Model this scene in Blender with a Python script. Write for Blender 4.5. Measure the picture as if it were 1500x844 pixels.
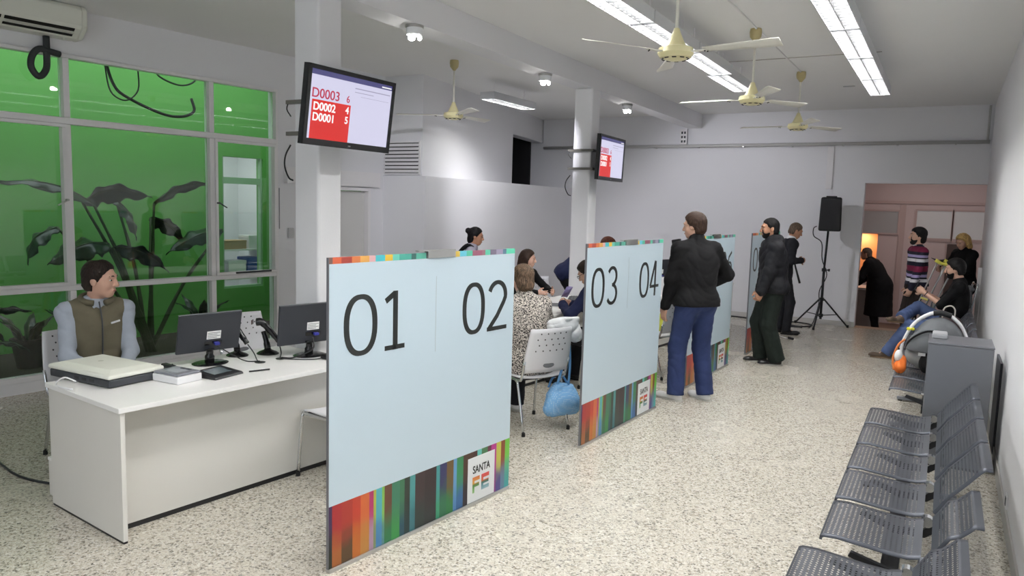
import bpy, bmesh, math, random
import numpy as np
from mathutils import Vector, Matrix
PI = math.pi
for o in list(bpy.data.objects): bpy.data.objects.remove(o)
scn = bpy.context.scene
COL = scn.collection

# ------------------------------------------------------------------ camera
F_PX, CX, CY, CAM_H = 1105.0, 750.0, 422.0, 1.82
def _n(v): return v / np.linalg.norm(v)
_Y = _n(np.array([1386 - CX, 318 - CY, F_PX]))
_X = np.array([-1200 - CX, 245 - CY, F_PX]); _X = -_n(_X - _Y * _X.dot(_Y))
_Z = np.cross(_X, _Y)
if _Z[1] > 0: _Z = -_Z
_R = np.array([_X, _Y, _Z])
cd = bpy.data.cameras.new('camera'); cam = bpy.data.objects.new('camera', cd); COL.objects.link(cam)
cd.sensor_width = 36.0; cd.lens = F_PX / 1500.0 * 36.0; cd.clip_start = 0.05; cd.clip_end = 200
_M = Matrix.Identity(4)
for i in range(3):
    _M[i][0] = _R[i, 0]; _M[i][1] = -_R[i, 1]; _M[i][2] = -_R[i, 2]
_M[2][3] = CAM_H
cam.matrix_world = _M
scn.camera = cam

# ------------------------------------------------------------------ world, exposure
w = bpy.data.worlds.new('world'); scn.world = w; w.use_nodes = True
w.node_tree.nodes['Background'].inputs[0].default_value = (0.86, 0.93, 1.0, 1)
w.node_tree.nodes['Background'].inputs[1].default_value = 2.6
scn.view_settings.view_transform = 'Standard'; scn.view_settings.look = 'None'
scn.view_settings.gamma = 1.0; scn.view_settings.use_curve_mapping = False
scn.view_settings.exposure = 0.0
TUBE = 92.0      # emission of the fluorescent tubes
SPOT_W = 170.0    # watts of each spotlight
def light(name, kind, loc, energy, target=None, color=(1, 1, 1), **kw):
    d = bpy.data.lights.new(name, kind); d.energy = energy; d.color = color
    for k, v in kw.items(): setattr(d, k, v)
    o = bpy.data.objects.new(name, d); COL.objects.link(o); o.location = loc
    if target is not None:
        o.rotation_euler = (Vector(target) - Vector(loc)).to_track_quat('-Z', 'Y').to_euler()
    return o

# ------------------------------------------------------------------ materials
def srgb(*c):
    return tuple(((x / 255 / 12.92) if x / 255 <= .04045 else ((x / 255 + .055) / 1.055) ** 2.4) for x in c) + (1,)
MATS = {}
class NT:
    def __init__(s, m): s.t = m.node_tree; s.p = s.t.nodes['Principled BSDF']
    def n(s, typ, **kw):
        nd = s.t.nodes.new(typ)
        for k, v in kw.items():
            if k.startswith('i_'):
                key = k[2:]; nd.inputs[int(key) if key.isdigit() else key].default_value = v
            else: setattr(nd, k, v)
        return nd
    def l(s, a, b): s.t.links.new(a, b)
def mat(name, col, rough=.5, metal=0., spec=.5, emit=0., var=0., vscale=8., bump=0., bscale=200., coat=0.):
    """plain procedural material: colour with a little noise variation and fine bump"""
    if name in MATS: return MATS[name]
    m = bpy.data.materials.new(name); m.use_nodes = True; t = NT(m); p = t.p
    p.inputs['Base Color'].default_value = col; p.inputs['Roughness'].default_value = rough
    p.inputs['Metallic'].default_value = metal; p.inputs['Specular IOR Level'].default_value = spec
    if coat: p.inputs['Coat Weight'].default_value = coat
    if emit:
        p.inputs['Emission Color'].default_value = col; p.inputs['Emission Strength'].default_value = emit
    if var or bump:
        tc = t.n('ShaderNodeTexCoord')
    if var:
        nz = t.n('ShaderNodeTexNoise'); nz.inputs['Scale'].default_value = vscale; nz.inputs['Detail'].default_value = 4
        mx = t.n('ShaderNodeMix', data_type='RGBA')
        mx.inputs[6].default_value = tuple(max(0, c * (1 - var)) for c in col[:3]) + (1,)
        mx.inputs[7].default_value = tuple(min(1, c * (1 + var)) for c in col[:3]) + (1,)
        t.l(tc.outputs['Object'], nz.inputs['Vector']); t.l(nz.outputs['Fac'], mx.inputs[0]); t.l(mx.outputs[2], p.inputs['Base Color'])
    if bump:
        n2 = t.n('ShaderNodeTexNoise'); n2.inputs['Scale'].default_value = bscale; n2.inputs['Detail'].default_value = 2
        b = t.n('ShaderNodeBump'); b.inputs['Strength'].default_value = bump; b.inputs['Distance'].default_value = .004
        t.l(tc.outputs['Object'], n2.inputs['Vector']); t.l(n2.outputs['Fac'], b.inputs['Height']); t.l(b.outputs['Normal'], p.inputs['Normal'])
    MATS[name] = m
    return m

M_WALL = mat('white wall paint', srgb(236, 236, 239), .75, var=.02, vscale=1.5, bump=.12, bscale=60)
M_CEIL = mat('ceiling paint', srgb(240, 240, 239), .8, var=.02, vscale=1.2, bump=.08, bscale=50)
M_TRIM = mat('white gloss paint', srgb(240, 238, 239), .4, var=.02)
M_DESK = mat('white laminate', srgb(243, 242, 240), .32, var=.01)
M_DESKF = mat('white laminate panel', srgb(224, 222, 216), .4, var=.01)
M_BLK = mat('black plastic', srgb(26, 27, 30), .4, bump=.05, bscale=400)
M_BLKG = mat('glossy black plastic', srgb(16, 16, 18), .15)
M_DGREY = mat('dark grey plastic', srgb(58, 61, 66), .5, bump=.05, bscale=400)
M_CHROME = mat('chrome', srgb(210, 212, 214), .15, metal=1.)
M_ALU = mat('brushed aluminium', srgb(190, 190, 188), .35, metal=.9)
M_STEELG = mat('grey painted steel', srgb(122, 124, 130), .38, metal=.6, var=.03)
M_WPLAS = mat('white plastic', srgb(234, 234, 236), .35)
M_CREAM = mat('cream plastic', srgb(232, 233, 222), .45)
M_FANC = mat('cream enamel', srgb(226, 218, 170), .35)
M_FANW = mat('white fan blade', srgb(226, 224, 214), .4)
M_RUB = mat('black rubber', srgb(20, 20, 20), .8)
M_PAPER = mat('white paper', srgb(240, 240, 238), .8)
M_GREENW = mat('green painted wall', srgb(100, 166, 82), .7, var=.12, vscale=1.1, bump=.2, bscale=14)
M_SOIL = mat('dark soil', srgb(52, 44, 36), .95, var=.4, vscale=12, bump=.6, bscale=40)
M_LEAF = mat('dark glossy leaf', srgb(34, 52, 38), .28, var=.25, vscale=6)
M_STEM = mat('plant stem', srgb(58, 74, 44), .6, var=.2)
M_TUBE = mat('fluorescent tube', (1.0, .985, .96, 1), emit=TUBE)
M_LAMP = mat('spot lamp glass', (1.0, .97, .92, 1), emit=60.)
M_SLAT = mat('louvre slat', srgb(60, 61, 62), .5)
M_REFL = mat('white reflector', srgb(240, 240, 240), .3)
M_DARKROOM = mat('unlit room darkness', srgb(40, 40, 42), .9)  # darkness of the unlit opening, put into the colour
M_PINKW = mat('alcove wall paint', srgb(206, 186, 182), .7, var=.02)
M_FROST = mat('frosted glass', srgb(216, 216, 214), .4)
M_BLUEB = mat('blue cardboard', srgb(38, 84, 170), .6)
M_GREYC = mat('grey cloth', srgb(98, 101, 104), .9, bump=.2, bscale=500, var=.08, vscale=20)
M_INK = mat('black ink', srgb(32, 36, 36), .5)

def glass_mat():
    m = bpy.data.materials.new('window glass'); m.use_nodes = True; t = NT(m); t.t.nodes.remove(t.p)
    out = [n for n in t.t.nodes if n.type == 'OUTPUT_MATERIAL'][0]
    tr = t.n('ShaderNodeBsdfTransparent'); tr.inputs[0].default_value = (.93, .97, .94, 1)
    gl = t.n('ShaderNodeBsdfGlossy'); gl.inputs['Roughness'].default_value = .02
    fr = t.n('ShaderNodeFresnel'); fr.inputs[0].default_value = 1.5
    mx = t.n('ShaderNodeMixShader'); t.l(fr.outputs[0], mx.inputs[0]); t.l(tr.outputs[0], mx.inputs[1]); t.l(gl.outputs[0], mx.inputs[2])
    t.l(mx.outputs[0], out.inputs[0]); return m
M_GLASS = glass_mat()

def terrazzo():
    m = bpy.data.materials.new('terrazzo floor'); m.use_nodes = True; t = NT(m)
    tc = t.n('ShaderNodeTexCoord')
    v1 = t.n('ShaderNodeTexVoronoi'); v1.inputs['Scale'].default_value = 84; v1.inputs['Randomness'].default_value = 1
    v2 = t.n('ShaderNodeTexVoronoi'); v2.inputs['Scale'].default_value = 165
    t.l(tc.outputs['Object'], v1.inputs['Vector']); t.l(tc.outputs['Object'], v2.inputs['Vector'])
    s1 = t.n('ShaderNodeSeparateColor'); t.l(v1.outputs['Color'], s1.inputs[0])
    s2 = t.n('ShaderNodeSeparateColor'); t.l(v2.outputs['Color'], s2.inputs[0])
    def ramp(stops):
        r = t.n('ShaderNodeValToRGB'); r.color_ramp.interpolation = 'CONSTANT'
        e = r.color_ramp.elements
        while len(e) > 1: e.remove(e[-1])
        e[0].position = stops[0][0]; e[0].color = stops[0][1]
        for p_, c in stops[1:]:
            q = e.new(p_); q.color = c
        return r
    r1 = ramp([(0, srgb(66, 63, 59)), (.065, srgb(116, 110, 100)), (.14, srgb(154, 144, 128)), (.22, srgb(190, 182, 166)), (.42, srgb(202, 196, 182)), (.7, srgb(210, 205, 193)), (.9, srgb(226, 223, 214))])
    r2 = ramp([(0, srgb(86, 83, 78)), (.11, srgb(160, 150, 136)), (.26, srgb(196, 189, 174)), (.6, srgb(208, 203, 190)), (.85, srgb(220, 216, 207))])
    t.l(s1.outputs[0], r1.inputs[0]); t.l(s2.outputs[1], r2.inputs[0])
    mx = t.n('ShaderNodeMix', data_type='RGBA'); mx.inputs[0].default_value = .42
    t.l(r1.outputs[0], mx.inputs[6]); t.l(r2.outputs[0], mx.inputs[7])
    nz = t.n('ShaderNodeTexNoise'); nz.inputs['Scale'].default_value = .9; nz.inputs['Detail'].default_value = 4
    t.l(tc.outputs['Object'], nz.inputs['Vector'])
    mr = t.n('ShaderNodeMapRange'); mr.inputs[3].default_value = .9; mr.inputs[4].default_value = 1.06; t.l(nz.outputs['Fac'], mr.inputs[0])
    mu = t.n('ShaderNodeVectorMath', operation='SCALE'); t.l(mx.outputs[2], mu.inputs[0]); t.l(mr.outputs[0], mu.inputs['Scale'])
    t.l(mu.outputs[0], t.p.inputs['Base Color'])
    t.p.inputs['Roughness'].default_value = .3; t.p.inputs['Specular IOR Level'].default_value = .4
    r3 = t.n('ShaderNodeMapRange'); r3.inputs[3].default_value = .24; r3.inputs[4].default_value = .30; t.l(nz.outputs['Fac'], r3.inputs[0]); t.l(r3.outputs[0], t.p.inputs['Roughness'])
    return m
M_FLOOR = terrazzo()

def perf_mat():
    """steel sheet with rows of punched holes (UV in metres)"""
    m = bpy.data.materials.new('perforated steel'); m.use_nodes = True; t = NT(m)
    out = [n for n in t.t.nodes if n.type == 'OUTPUT_MATERIAL'][0]
    uv = t.n('ShaderNodeUVMap'); sx = t.n('ShaderNodeSeparateXYZ'); t.l(uv.outputs[0], sx.inputs[0])
    def wave(src, step):
        a = t.n('ShaderNodeMath', operation='DIVIDE'); a.inputs[1].default_value = step; t.l(src, a.inputs[0])
        b = t.n('ShaderNodeMath', operation='FRACT'); t.l(a.outputs[0], b.inputs[0])
        c = t.n('ShaderNodeMath', operation='SUBTRACT'); c.inputs[1].default_value = .5; t.l(b.outputs[0], c.inputs[0])
        d = t.n('ShaderNodeMath', operation='MULTIPLY'); d.inputs[1].default_value = step; t.l(c.outputs[0], d.inputs[0])
        return d.outputs[0]
    cx = t.n('ShaderNodeCombineXYZ'); t.l(wave(sx.outputs[0], .0205), cx.inputs[0]); t.l(wave(sx.outputs[1], .0195), cx.inputs[1])
    ln = t.n('ShaderNodeVectorMath', operation='LENGTH'); t.l(cx.outputs[0], ln.inputs[0])
    lt = t.n('ShaderNodeMath', operation='LESS_THAN'); lt.inputs[1].default_value = .0046; t.l(ln.outputs['Value'], lt.inputs[0])
    # solid margin: second UV-like mask stored in the z component is not available, use vertex attribute
    at = t.n('ShaderNodeAttribute'); at.attribute_name = 'perf'
    mm = t.n('ShaderNodeMath', operation='MULTIPLY'); t.l(lt.outputs[0], mm.inputs[0]); 
    gt = t.n('ShaderNodeMath', operation='GREATER_THAN'); gt.inputs[1].default_value = .5; t.l(at.outputs['Fac'], gt.inputs[0]); t.l(gt.outputs[0], mm.inputs[1])
    t.p.inputs['Base Color'].default_value = srgb(76, 79, 86); t.p.inputs['Metallic'].default_value = .6; t.p.inputs['Roughness'].default_value = .42
    tr = t.n('ShaderNodeBsdfTransparent'); mx = t.n('ShaderNodeMixShader')
    t.l(mm.outputs[0], mx.inputs[0]); t.l(t.p.outputs[0], mx.inputs[1]); t.l(tr.outputs[0], mx.inputs[2]); t.l(mx.outputs[0], out.inputs[0])
    return m
M_PERF = perf_mat()

# ------------------------------------------------------------------ mesh helpers
class MB:
    """collects verts/faces; build() links them as ONE mesh object"""
    def __init__(s): s.v = []; s.f = []
    def add(s, vs, fs, M=None):
        b = len(s.v)
        if M is not None: vs = [tuple(M @ Vector(v)) for v in vs]
        s.v += [tuple(v) for v in vs]; s.f += [tuple(b + i for i in f) for f in fs]; return s
    def box(s, x0, x1, y0, y1, z0, z1, M=None):
        vs = [(x, y, z) for z in (z0, z1) for y in (y0, y1) for x in (x0, x1)]
        return s.add(vs, [(0, 2, 3, 1), (4, 5, 7, 6), (0, 1, 5, 4), (2, 6, 7, 3), (0, 4, 6, 2), (1, 3, 7, 5)], M)
    def prism(s, poly, z0, z1, M=None):
        n = len(poly); vs = [(x, y, z0) for x, y in poly] + [(x, y, z1) for x, y in poly]
        return s.add(vs, [tuple(range(n - 1, -1, -1)), tuple(range(n, 2 * n))] + [(i, (i + 1) % n, n + (i + 1) % n, n + i) for i in range(n)], M)
    def lathe(s, prof, n=20, M=None, cap=True):
        vs = []; fs = []
        for r, z in prof:
            for k in range(n):
                a = 2 * PI * k / n; vs.append((r * math.cos(a), r * math.sin(a), z))
        for i in range(len(prof) - 1):
            for k in range(n):
                fs.append((i * n + k, i * n + (k + 1) % n, (i + 1) * n + (k + 1) % n, (i + 1) * n + k))
        if cap:
            fs.append(tuple(range(n - 1, -1, -1))); fs.append(tuple((len(prof) - 1) * n + k for k in range(n)))
        return s.add(vs, fs, M)
    def cyl(s, a, b, r, r2=None, n=12):
        a = Vector(a); b = Vector(b); d = b - a; L = d.length
        M = Matrix.Translation(a) @ d.to_track_quat('Z', 'Y').to_matrix().to_4x4()
        return s.lathe([(r, 0), (r if r2 is None else r2, L)], n, M)
    def tube(s, pts, r, n=8, sub=0, closed=False):
        pts = [Vector(p) for p in pts]
        if sub:
            q = []; m = len(pts); rng = range(m if closed else m - 1)
            for i in rng:
                p0 = pts[(i - 1) % m] if (closed or i) else pts[0] * 2 - pts[1]; p1 = pts[i]; p2 = pts[(i + 1) % m]
                p3 = pts[(i + 2) % m] if (closed or i + 2 < m) else p2 * 2 - p1
                for k in range(sub):
                    t = k / sub; q.append(.5 * ((2 * p1) + (p2 - p0) * t + (2 * p0 - 5 * p1 + 4 * p2 - p3) * t * t + (-p0 + 3 * p1 - 3 * p2 + p3) * t ** 3))
            if not closed: q.append(pts[-1])
            pts = q
        m = len(pts); rs = r if isinstance(r, (list, tuple)) else [r] * m
        if len(rs) != m: rs = [rs[min(len(rs) - 1, int(i * len(rs) / m))] for i in range(m)]
        vs = []; fs = []; up = Vector((0, 0, 1)); pn = None
        for i, p in enumerate(pts):
            if closed: t = pts[(i + 1) % m] - pts[(i - 1) % m]
            else: t = pts[min(i + 1, m - 1)] - pts[max(i - 1, 0)]
            t = t.normalized() if t.length > 1e-9 else Vector((0, 0, 1))
            if pn is None:
                pn = t.cross(up)
                if pn.length < 1e-3: pn = t.cross(Vector((1, 0, 0)))
            pn = (pn - t * pn.dot(t)).normalized(); bn = t.cross(pn)
            for k in range(n):
                a = 2 * PI * k / n; vs.append(p + pn * (rs[i] * math.cos(a)) + bn * (rs[i] * math.sin(a)))
        for i in range(m if closed else m - 1):
            for k in range(n):
                fs.append((i * n + k, i * n + (k + 1) % n, ((i + 1) % m) * n + (k + 1) % n, ((i + 1) % m) * n + k))
        if not closed: fs += [tuple(range(n - 1, -1, -1)), tuple((m - 1) * n + k for k in range(n))]
        return s.add(vs, fs)
    def sphere(s, c, r, nu=12, nv=8, M=None):
        rr = r if isinstance(r, (tuple, list)) else (r, r, r); vs = []; fs = []
        for j in range(nv + 1):
            th = PI * j / nv
            for i in range(nu):
                a = 2 * PI * i / nu; vs.append((c[0] + rr[0] * math.sin(th) * math.cos(a), c[1] + rr[1] * math.sin(th) * math.sin(a), c[2] + rr[2] * math.cos(th)))
        for j in range(nv):
            for i in range(nu): fs.append((j * nu + i, (j + 1) * nu + i, (j + 1) * nu + (i + 1) % nu, j * nu + (i + 1) % nu))
        return s.add(vs, fs, M)
    def grid(s, fn, nu, nv, M=None):
        vs = [fn(i / nu, j / nv) for j in range(nv + 1) for i in range(nu + 1)]
        fs = [(j * (nu + 1) + i, j * (nu + 1) + i + 1, (j + 1) * (nu + 1) + i + 1, (j + 1) * (nu + 1) + i) for j in range(nv) for i in range(nu)]
        return s.add(vs, fs, M)
    def mesh(s, name, smooth=False):
        me = bpy.data.meshes.new(name); me.from_pydata(s.v, [], s.f); me.validate()
        bm = bmesh.new(); bm.from_mesh(me); bmesh.ops.recalc_face_normals(bm, faces=bm.faces); bm.to_mesh(me); bm.free()
        if smooth:
            me.polygons.foreach_set('use_smooth', [True] * len(me.polygons))
        return me
    def build(s, name, m, parent=None, smooth=False, bevel=0., loc=None, rz=None, solid=0., seg=2, angle=True):
        o = bpy.data.objects.new(name, s.mesh(name, smooth)); COL.objects.link(o)
        o.data.materials.append(m)
        if parent is not None: o.parent = parent
        if loc is not None: o.location = loc
        if rz is not None: o.rotation_euler = (0, 0, rz)
        if solid:
            q = o.modifiers.new('solid', 'SOLIDIFY'); q.thickness = solid; q.offset = 0
        if bevel:
            q = o.modifiers.new('bevel', 'BEVEL'); q.width = bevel; q.segments = seg; q.limit_method = 'ANGLE'; q.angle_limit = .6
        if smooth and not bevel:
            pass
        return o
def auto(o, ang=35):
    """smooth shading with sharp edges above an angle"""
    me = o.data
    me.polygons.foreach_set('use_smooth', [True] * len(me.polygons))
    try: me.set_sharp_from_angle(angle=math.radians(ang))
    except Exception: pass
    return o
def tag(o, label, cat, group=None, kind=None):
    if label: o['label'] = label
    if cat: o['category'] = cat
    if group: o['group'] = group
    if kind: o['kind'] = kind
    return o
def thing(name, label, cat, loc=(0, 0, 0), rz=0., group=None, kind=None):
    o = bpy.data.objects.new(name, None); COL.objects.link(o); o.location = loc; o.rotation_euler = (0, 0, rz)
    o.empty_display_size = .1
    return tag(o, label, cat, group, kind)
def struct(o, label, cat): return tag(o, label, cat, kind='structure')
def copy_tree(o, parent=None, **kw):
    c = o.copy(); COL.objects.link(c)
    if parent is not None: c.parent = parent
    for ch in o.children: copy_tree(ch, c)
    return c
def text_mesh(name, s, size, m, parent, M, align='LEFT', depth=.0008, xs=1.0, bold=0.):
    cu = bpy.data.curves.new('text', 'FONT'); cu.body = s; cu.size = size; cu.extrude = depth; cu.align_x = align; cu.offset = bold
    to = bpy.data.objects.new('text', cu); COL.objects.link(to)
    dg = bpy.context.evaluated_depsgraph_get(); dg.update()
    me = bpy.data.meshes.new_from_object(to.evaluated_get(dg)); bpy.data.objects.remove(to); bpy.data.curves.remove(cu)
    me.transform(Matrix.Diagonal((xs, 1, 1, 1))); me.transform(M); me.materials.clear(); me.materials.append(m); me.name = name
    o = bpy.data.objects.new(name, me); COL.objects.link(o); o.parent = parent
    return o
def Tr(x, y, z): return Matrix.Translation((x, y, z))
def Rz(a): return Matrix.Rotation(a, 4, 'Z')
def Rx(a): return Matrix.Rotation(a, 4, 'X')
def Ry(a): return Matrix.Rotation(a, 4, 'Y')

# ------------------------------------------------------------------ frames of reference
ANG = math.atan2(.113, .9936)                # the desks, screens and left wall run a little askew
W0 = Vector((-7.14, 3.44, 0)); WD = Vector((.1, .995, 0)).normalized(); WN = Vector((WD.y, -WD.x, 0))
MW = Matrix(((WD.x, -WN.x, 0, W0.x), (WD.y, -WN.y, 0, W0.y), (0, 0, 1, 0), (0, 0, 0, 1)))  # local x = along wall, y = away from room
CEIL = 3.48; YB = 13.3; XR = .47
# ================================================================== THE SETTING
def xw(y): return .40 + (y + 3) * (.10 / 16.3)      # right wall, a touch askew
mb = MB(); mb.prism([(-9.2 + .1 * 0, -3), (.40, -3), (.50, 13.5), (-8.6, 13.5)], -.12, 0)
floor = struct(mb.build('floor', M_FLOOR), 'speckled beige terrazzo floor of the hall', 'floor')
# the floor must stop at the courtyard wall
floor.data = MB().prism([tuple((W0 + WD * -6.5 + WN * -.15)[:2]), (.40, -3.2), (.50, 13.5), (-8.6, 13.5), tuple((W0 + WD * 4.7 + WN * -.15)[:2])], -.12, 0).mesh('floor'); floor.data.materials.append(M_FLOOR)
mb = MB(); mb.prism([(-8.6, -3.2), (.75, -3.2), (.75, 13.5), (-8.6, 13.5), tuple((W0 + WD * 4.4 + WN * -.15)[:2]), tuple((W0 + WD * -6.5 + WN * -.15)[:2])], CEIL, CEIL + .15)
ceiling = struct(mb.build('ceiling', M_CEIL), 'flat white ceiling of the hall', 'ceiling')
mb = MB(); mb.box(-2.6, -.7, 8.71, 8.722, CEIL - .006, CEIL)
mb.build('ceiling_joint', mat('ceiling joint', srgb(176, 172, 164), .8), ceiling)
mb = MB(); mb.cyl((-1.64, 3.0, CEIL - .008), (-1.62, 9.6, CEIL - .008), .009)
mb.build('ceiling_conduit', M_CEIL, ceiling)
mb = MB(); mb.box(-1.30, -1.16, 10.86, 10.90, CEIL - .01, CEIL)
mb.build('ceiling_clip', M_ALU, ceiling)
# left wall with its big opening
S0, S1, ZB, ZT = -.83, 2.95, .10, 3.07
DS0, DS1, DZ = 3.55, 4.44, 1.99
mb = MB()
for a in [(-6.5, S0, 0, CEIL), (S0, S1, 0, ZB), (S0, S1, ZT, CEIL), (S1, DS0, 0, CEIL), (DS0, DS1, DZ, CEIL), (DS1, 4.72, 0, CEIL)]:
    mb.box(a[0], a[1], 0, .15, a[2], a[3], MW)
wl = struct(mb.build('wall_left', M_WALL), 'white wall around the big green courtyard window', 'wall')
mb = MB(); mb.box(S0 - .4, S1 + .03, -.03, 0, 0, ZB + .0, MW)
mb.build('sill_plinth', M_TRIM, wl)
mb = MB(); mb.box(2.978, 2.988, -.004, 0, 1.46, 1.94, MW)
mb.build('wall_slot', mat('slot shadow', srgb(120, 120, 124), .8), wl)
mb = MB(); mb.box(3.10, 3.18, -.025, 0, 1.35, 1.47, MW)
mb.build('thermostat', mat('thermostat plastic', srgb(205, 205, 206), .5), wl, bevel=.006)
# door in the left wall
d1 = struct(thing('door_1', 'plain white door at the far end of the window wall', 'door', tuple(W0 + WD * ((DS0 + DS1) / 2))), None, None)
d1['label'] = 'plain white door behind the column at the window wall'; d1['category'] = 'door'
Mi = Matrix.Translation(-Vector(d1.location))
mb = MB(); mb.box(DS0 + .004, DS1 - .05, .05, .09, .006, DZ - .05, Mi @ MW); mb.build('door_leaf', mat('door paint', srgb(220, 219, 216), .5), d1)
mb = MB(); mb.box(DS1 - .045, DS1 - .001, -.02, .12, .001, DZ - .002, Mi @ MW); mb.box(DS0 + .0, DS1 - .046, -.02, .12, DZ - .045, DZ - .002, Mi @ MW)
mb.build('door_frame', M_TRIM, d1)
mb = MB(); mb.box(DS0 - .5, DS1 + .12, -.07, -.001, DZ + .01, DZ + .2, MW)
struct(mb.build('trim_1', M_TRIM), 'white boxed lintel over the plain door', 'trim')
# boxed-out rooms at the far left
mb = MB(); mb.prism([(-5.97, 8.1), (-6.3, 13.298), (-8.55, 13.298), (-8.55, 8.1)], 0, 2.165)
struct(mb.build('wall_side', M_WALL), 'lower white boxed-out wall behind the counters', 'wall')
mb = MB(); mb.prism([(-6.05, 8.14), (-6.64, 11.55), (-8.55, 11.55), (-8.55, 8.14)], 2.166, CEIL - .001)
mb.prism([(-6.64, 11.552), (-6.96, 13.298), (-7.16, 13.298), (-6.84, 11.552)], 3.04, CEIL - .001)
struct(mb.build('wall_side_upper', M_WALL), 'upper set-back white wall above the boxed-out wall', 'wall')
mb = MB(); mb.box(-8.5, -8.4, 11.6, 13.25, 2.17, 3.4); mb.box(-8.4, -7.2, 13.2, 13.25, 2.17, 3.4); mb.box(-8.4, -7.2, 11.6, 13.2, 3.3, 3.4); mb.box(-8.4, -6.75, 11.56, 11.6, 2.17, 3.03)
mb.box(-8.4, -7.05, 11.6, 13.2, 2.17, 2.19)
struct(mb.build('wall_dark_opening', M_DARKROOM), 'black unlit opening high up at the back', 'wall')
# louvred vent
lv = thing('louvre_vent', 'white slatted louvre vent high on the far left wall', 'vent', (-6.44, 8.14, 2.18))
mb = MB()
for b in [(-.37, .37, -.03, -.001, 0, .02), (-.37, .37, -.03, -.001, .42, .44), (-.37, -.35, -.03, -.001, .021, .419), (.35, .37, -.03, -.001, .021, .419)]: mb.box(*b)
mb.build('frame', M_TRIM, lv)
mb = MB(); mb.box(-.349, .349, -.006, -.001, .021, .419); mb.build('backing', mat('vent void', srgb(52, 52, 52), .9), lv)
for k in range(8):
    mb = MB(); mb.box(-.349, .349, -.02, .02, -.002, .002, Tr(0, -.027, .047 + k * .049) @ Rx(1.05)); mb.build('slat', M_TRIM, lv)
# back wall, with beam and doorway
mb = MB()
mb.box(-8.55, -1.16, YB, YB + .2, -.4, CEIL); mb.box(-1.16, .5, YB, YB + .2, 2.32, CEIL); mb.box(.5, .75, YB, YB + .2, -.4, CEIL)
mb.box(-1.16, .5, YB + .02, YB + .2, -.4, -.001)
struct(mb.build('wall_back', M_WALL), 'white back wall with the wide doorway', 'wall')
mb = MB(); mb.box(-6.93, .498, YB - .05, YB - .001, 2.96, CEIL - .001)
struct(mb.build('trim_2', M_WALL), 'deep white beam along the top of the back wall', 'beam')
mb = MB(); mb.prism([(.40, -3.2), (.75, -3.2), (.75, 13.299), (.50, 13.299)], 0, CEIL - .001)
wr = struct(mb.build('wall_right', M_WALL), 'long white wall behind the waiting benches', 'wall')
mb = MB(); mb.prism([(.40 - .012, -3), (.40, -3), (.499, 13.29), (.499 - .012, 13.29)], .001, .1)  # grey strip standing in for the shading at the wall foot
struct(mb.build('base_shade_right', mat('painted-in grey shading', srgb(176, 174, 170), .5)), 'low painted-in grey shading along the right wall', 'baseboard')
mb = MB(); mb.box(-6.25, -1.165, YB - .015, YB - .001, .001, .08)
struct(mb.build('baseboard_back', mat('back skirting', srgb(206, 204, 200), .5)), 'pale skirting along the back wall', 'baseboard')
mb = MB(); mb.box(xw(5.27) - .008, xw(5.27) - .001, 5.22, 5.32, .1, .18); mb.build('wall_socket', M_WPLAS, wr, bevel=.003)
mb = MB(); mb.box(xw(5.27) - .011, xw(5.27) - .0085, 5.25, 5.29, .115, .165); mb.build('socket_face', M_DGREY, wr)
mb = MB()
for a in [(-9.2, -3.2, 0, CEIL), (-3.2, .0, 0, .5), (-3.2, .0, 3.1, CEIL), (0, .75, 0, CEIL)]: mb.box(a[0], a[1], -3.4, -3.2, a[2], a[3])  # out of view; opening added and sized to shape the fill light
struct(mb.build('wall_front', M_WALL), 'unseen front wall with an opening added for sky fill light', 'wall')
# pipe along the back wall with brackets, cable trunking
mb = MB(); mb.cyl((-6.9, YB - .085, 2.935), (.47, YB - .085, 2.935), .028, n=12); mb.cyl((.44, YB - .085, 2.93), (.44, YB - .085, CEIL - .02), .016, n=10)
pp = tag(mb.build('wall_pipe', mat('pipe paint', srgb(196, 196, 194), .4), smooth=True), 'grey pipe running the width of the back wall', 'pipe')
for k in range(9):
    mb = MB(); x = -6.2 + k * .78; mb.box(x - .012, x + .012, YB - .115, YB - .0005, 2.902, 2.914); mb.build('pipe_clip', M_ALU, pp)
for k in range(9):
    x = -6.2 + k * .78
mb = MB(); mb.box(-1.745, -1.65, YB - .03, YB - .001, 2.22, 2.90)
tag(mb.build('cable_trunking', M_TRIM, bevel=.004), 'white vertical cable trunking below the pipe on the back wall', 'trunking')
mb = MB(); mb.box(-4.17, -4.05, YB - .15, YB - .115, 2.965, 3.225)
cb = tag(mb.build('perforated_bracket', M_TRIM), 'small white perforated bracket between the ceiling beam and the pipe', 'bracket')
for k in range(6):
    mb = MB(); mb.box(-4.15 + (k % 2) * .05, -4.12 + (k % 2) * .05, YB - .154, YB - .1505, 2.99 + (k // 2) * .075, 3.03 + (k // 2) * .075); mb.build('slot', M_DGREY, cb)
# ceiling beam and the two columns
mb = MB(); mb.prism([(-4.0, -3.1), (-3.76, -3.1), (-3.82, YB - .051), (-4.06, YB - .051)], 3.24, CEIL - .001)
struct(mb.build('trim_3', M_WALL), 'long white ceiling beam carried by the columns', 'beam')
COLS = [(-3.97, 4.09), (-3.9, 8.585)]
for i, (x, y) in enumerate(COLS):
    mb = MB(); mb.box(-.118, .118, -.118, .118, 0, 3.24)
    c = mb.build('column', M_WALL, bevel=.02, seg=3, loc=(x, y, 0), rz=0)
    struct(c, ['white square column carrying the nearer wall screen', 'white square column carrying the farther wall screen'][i], 'column')
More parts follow.
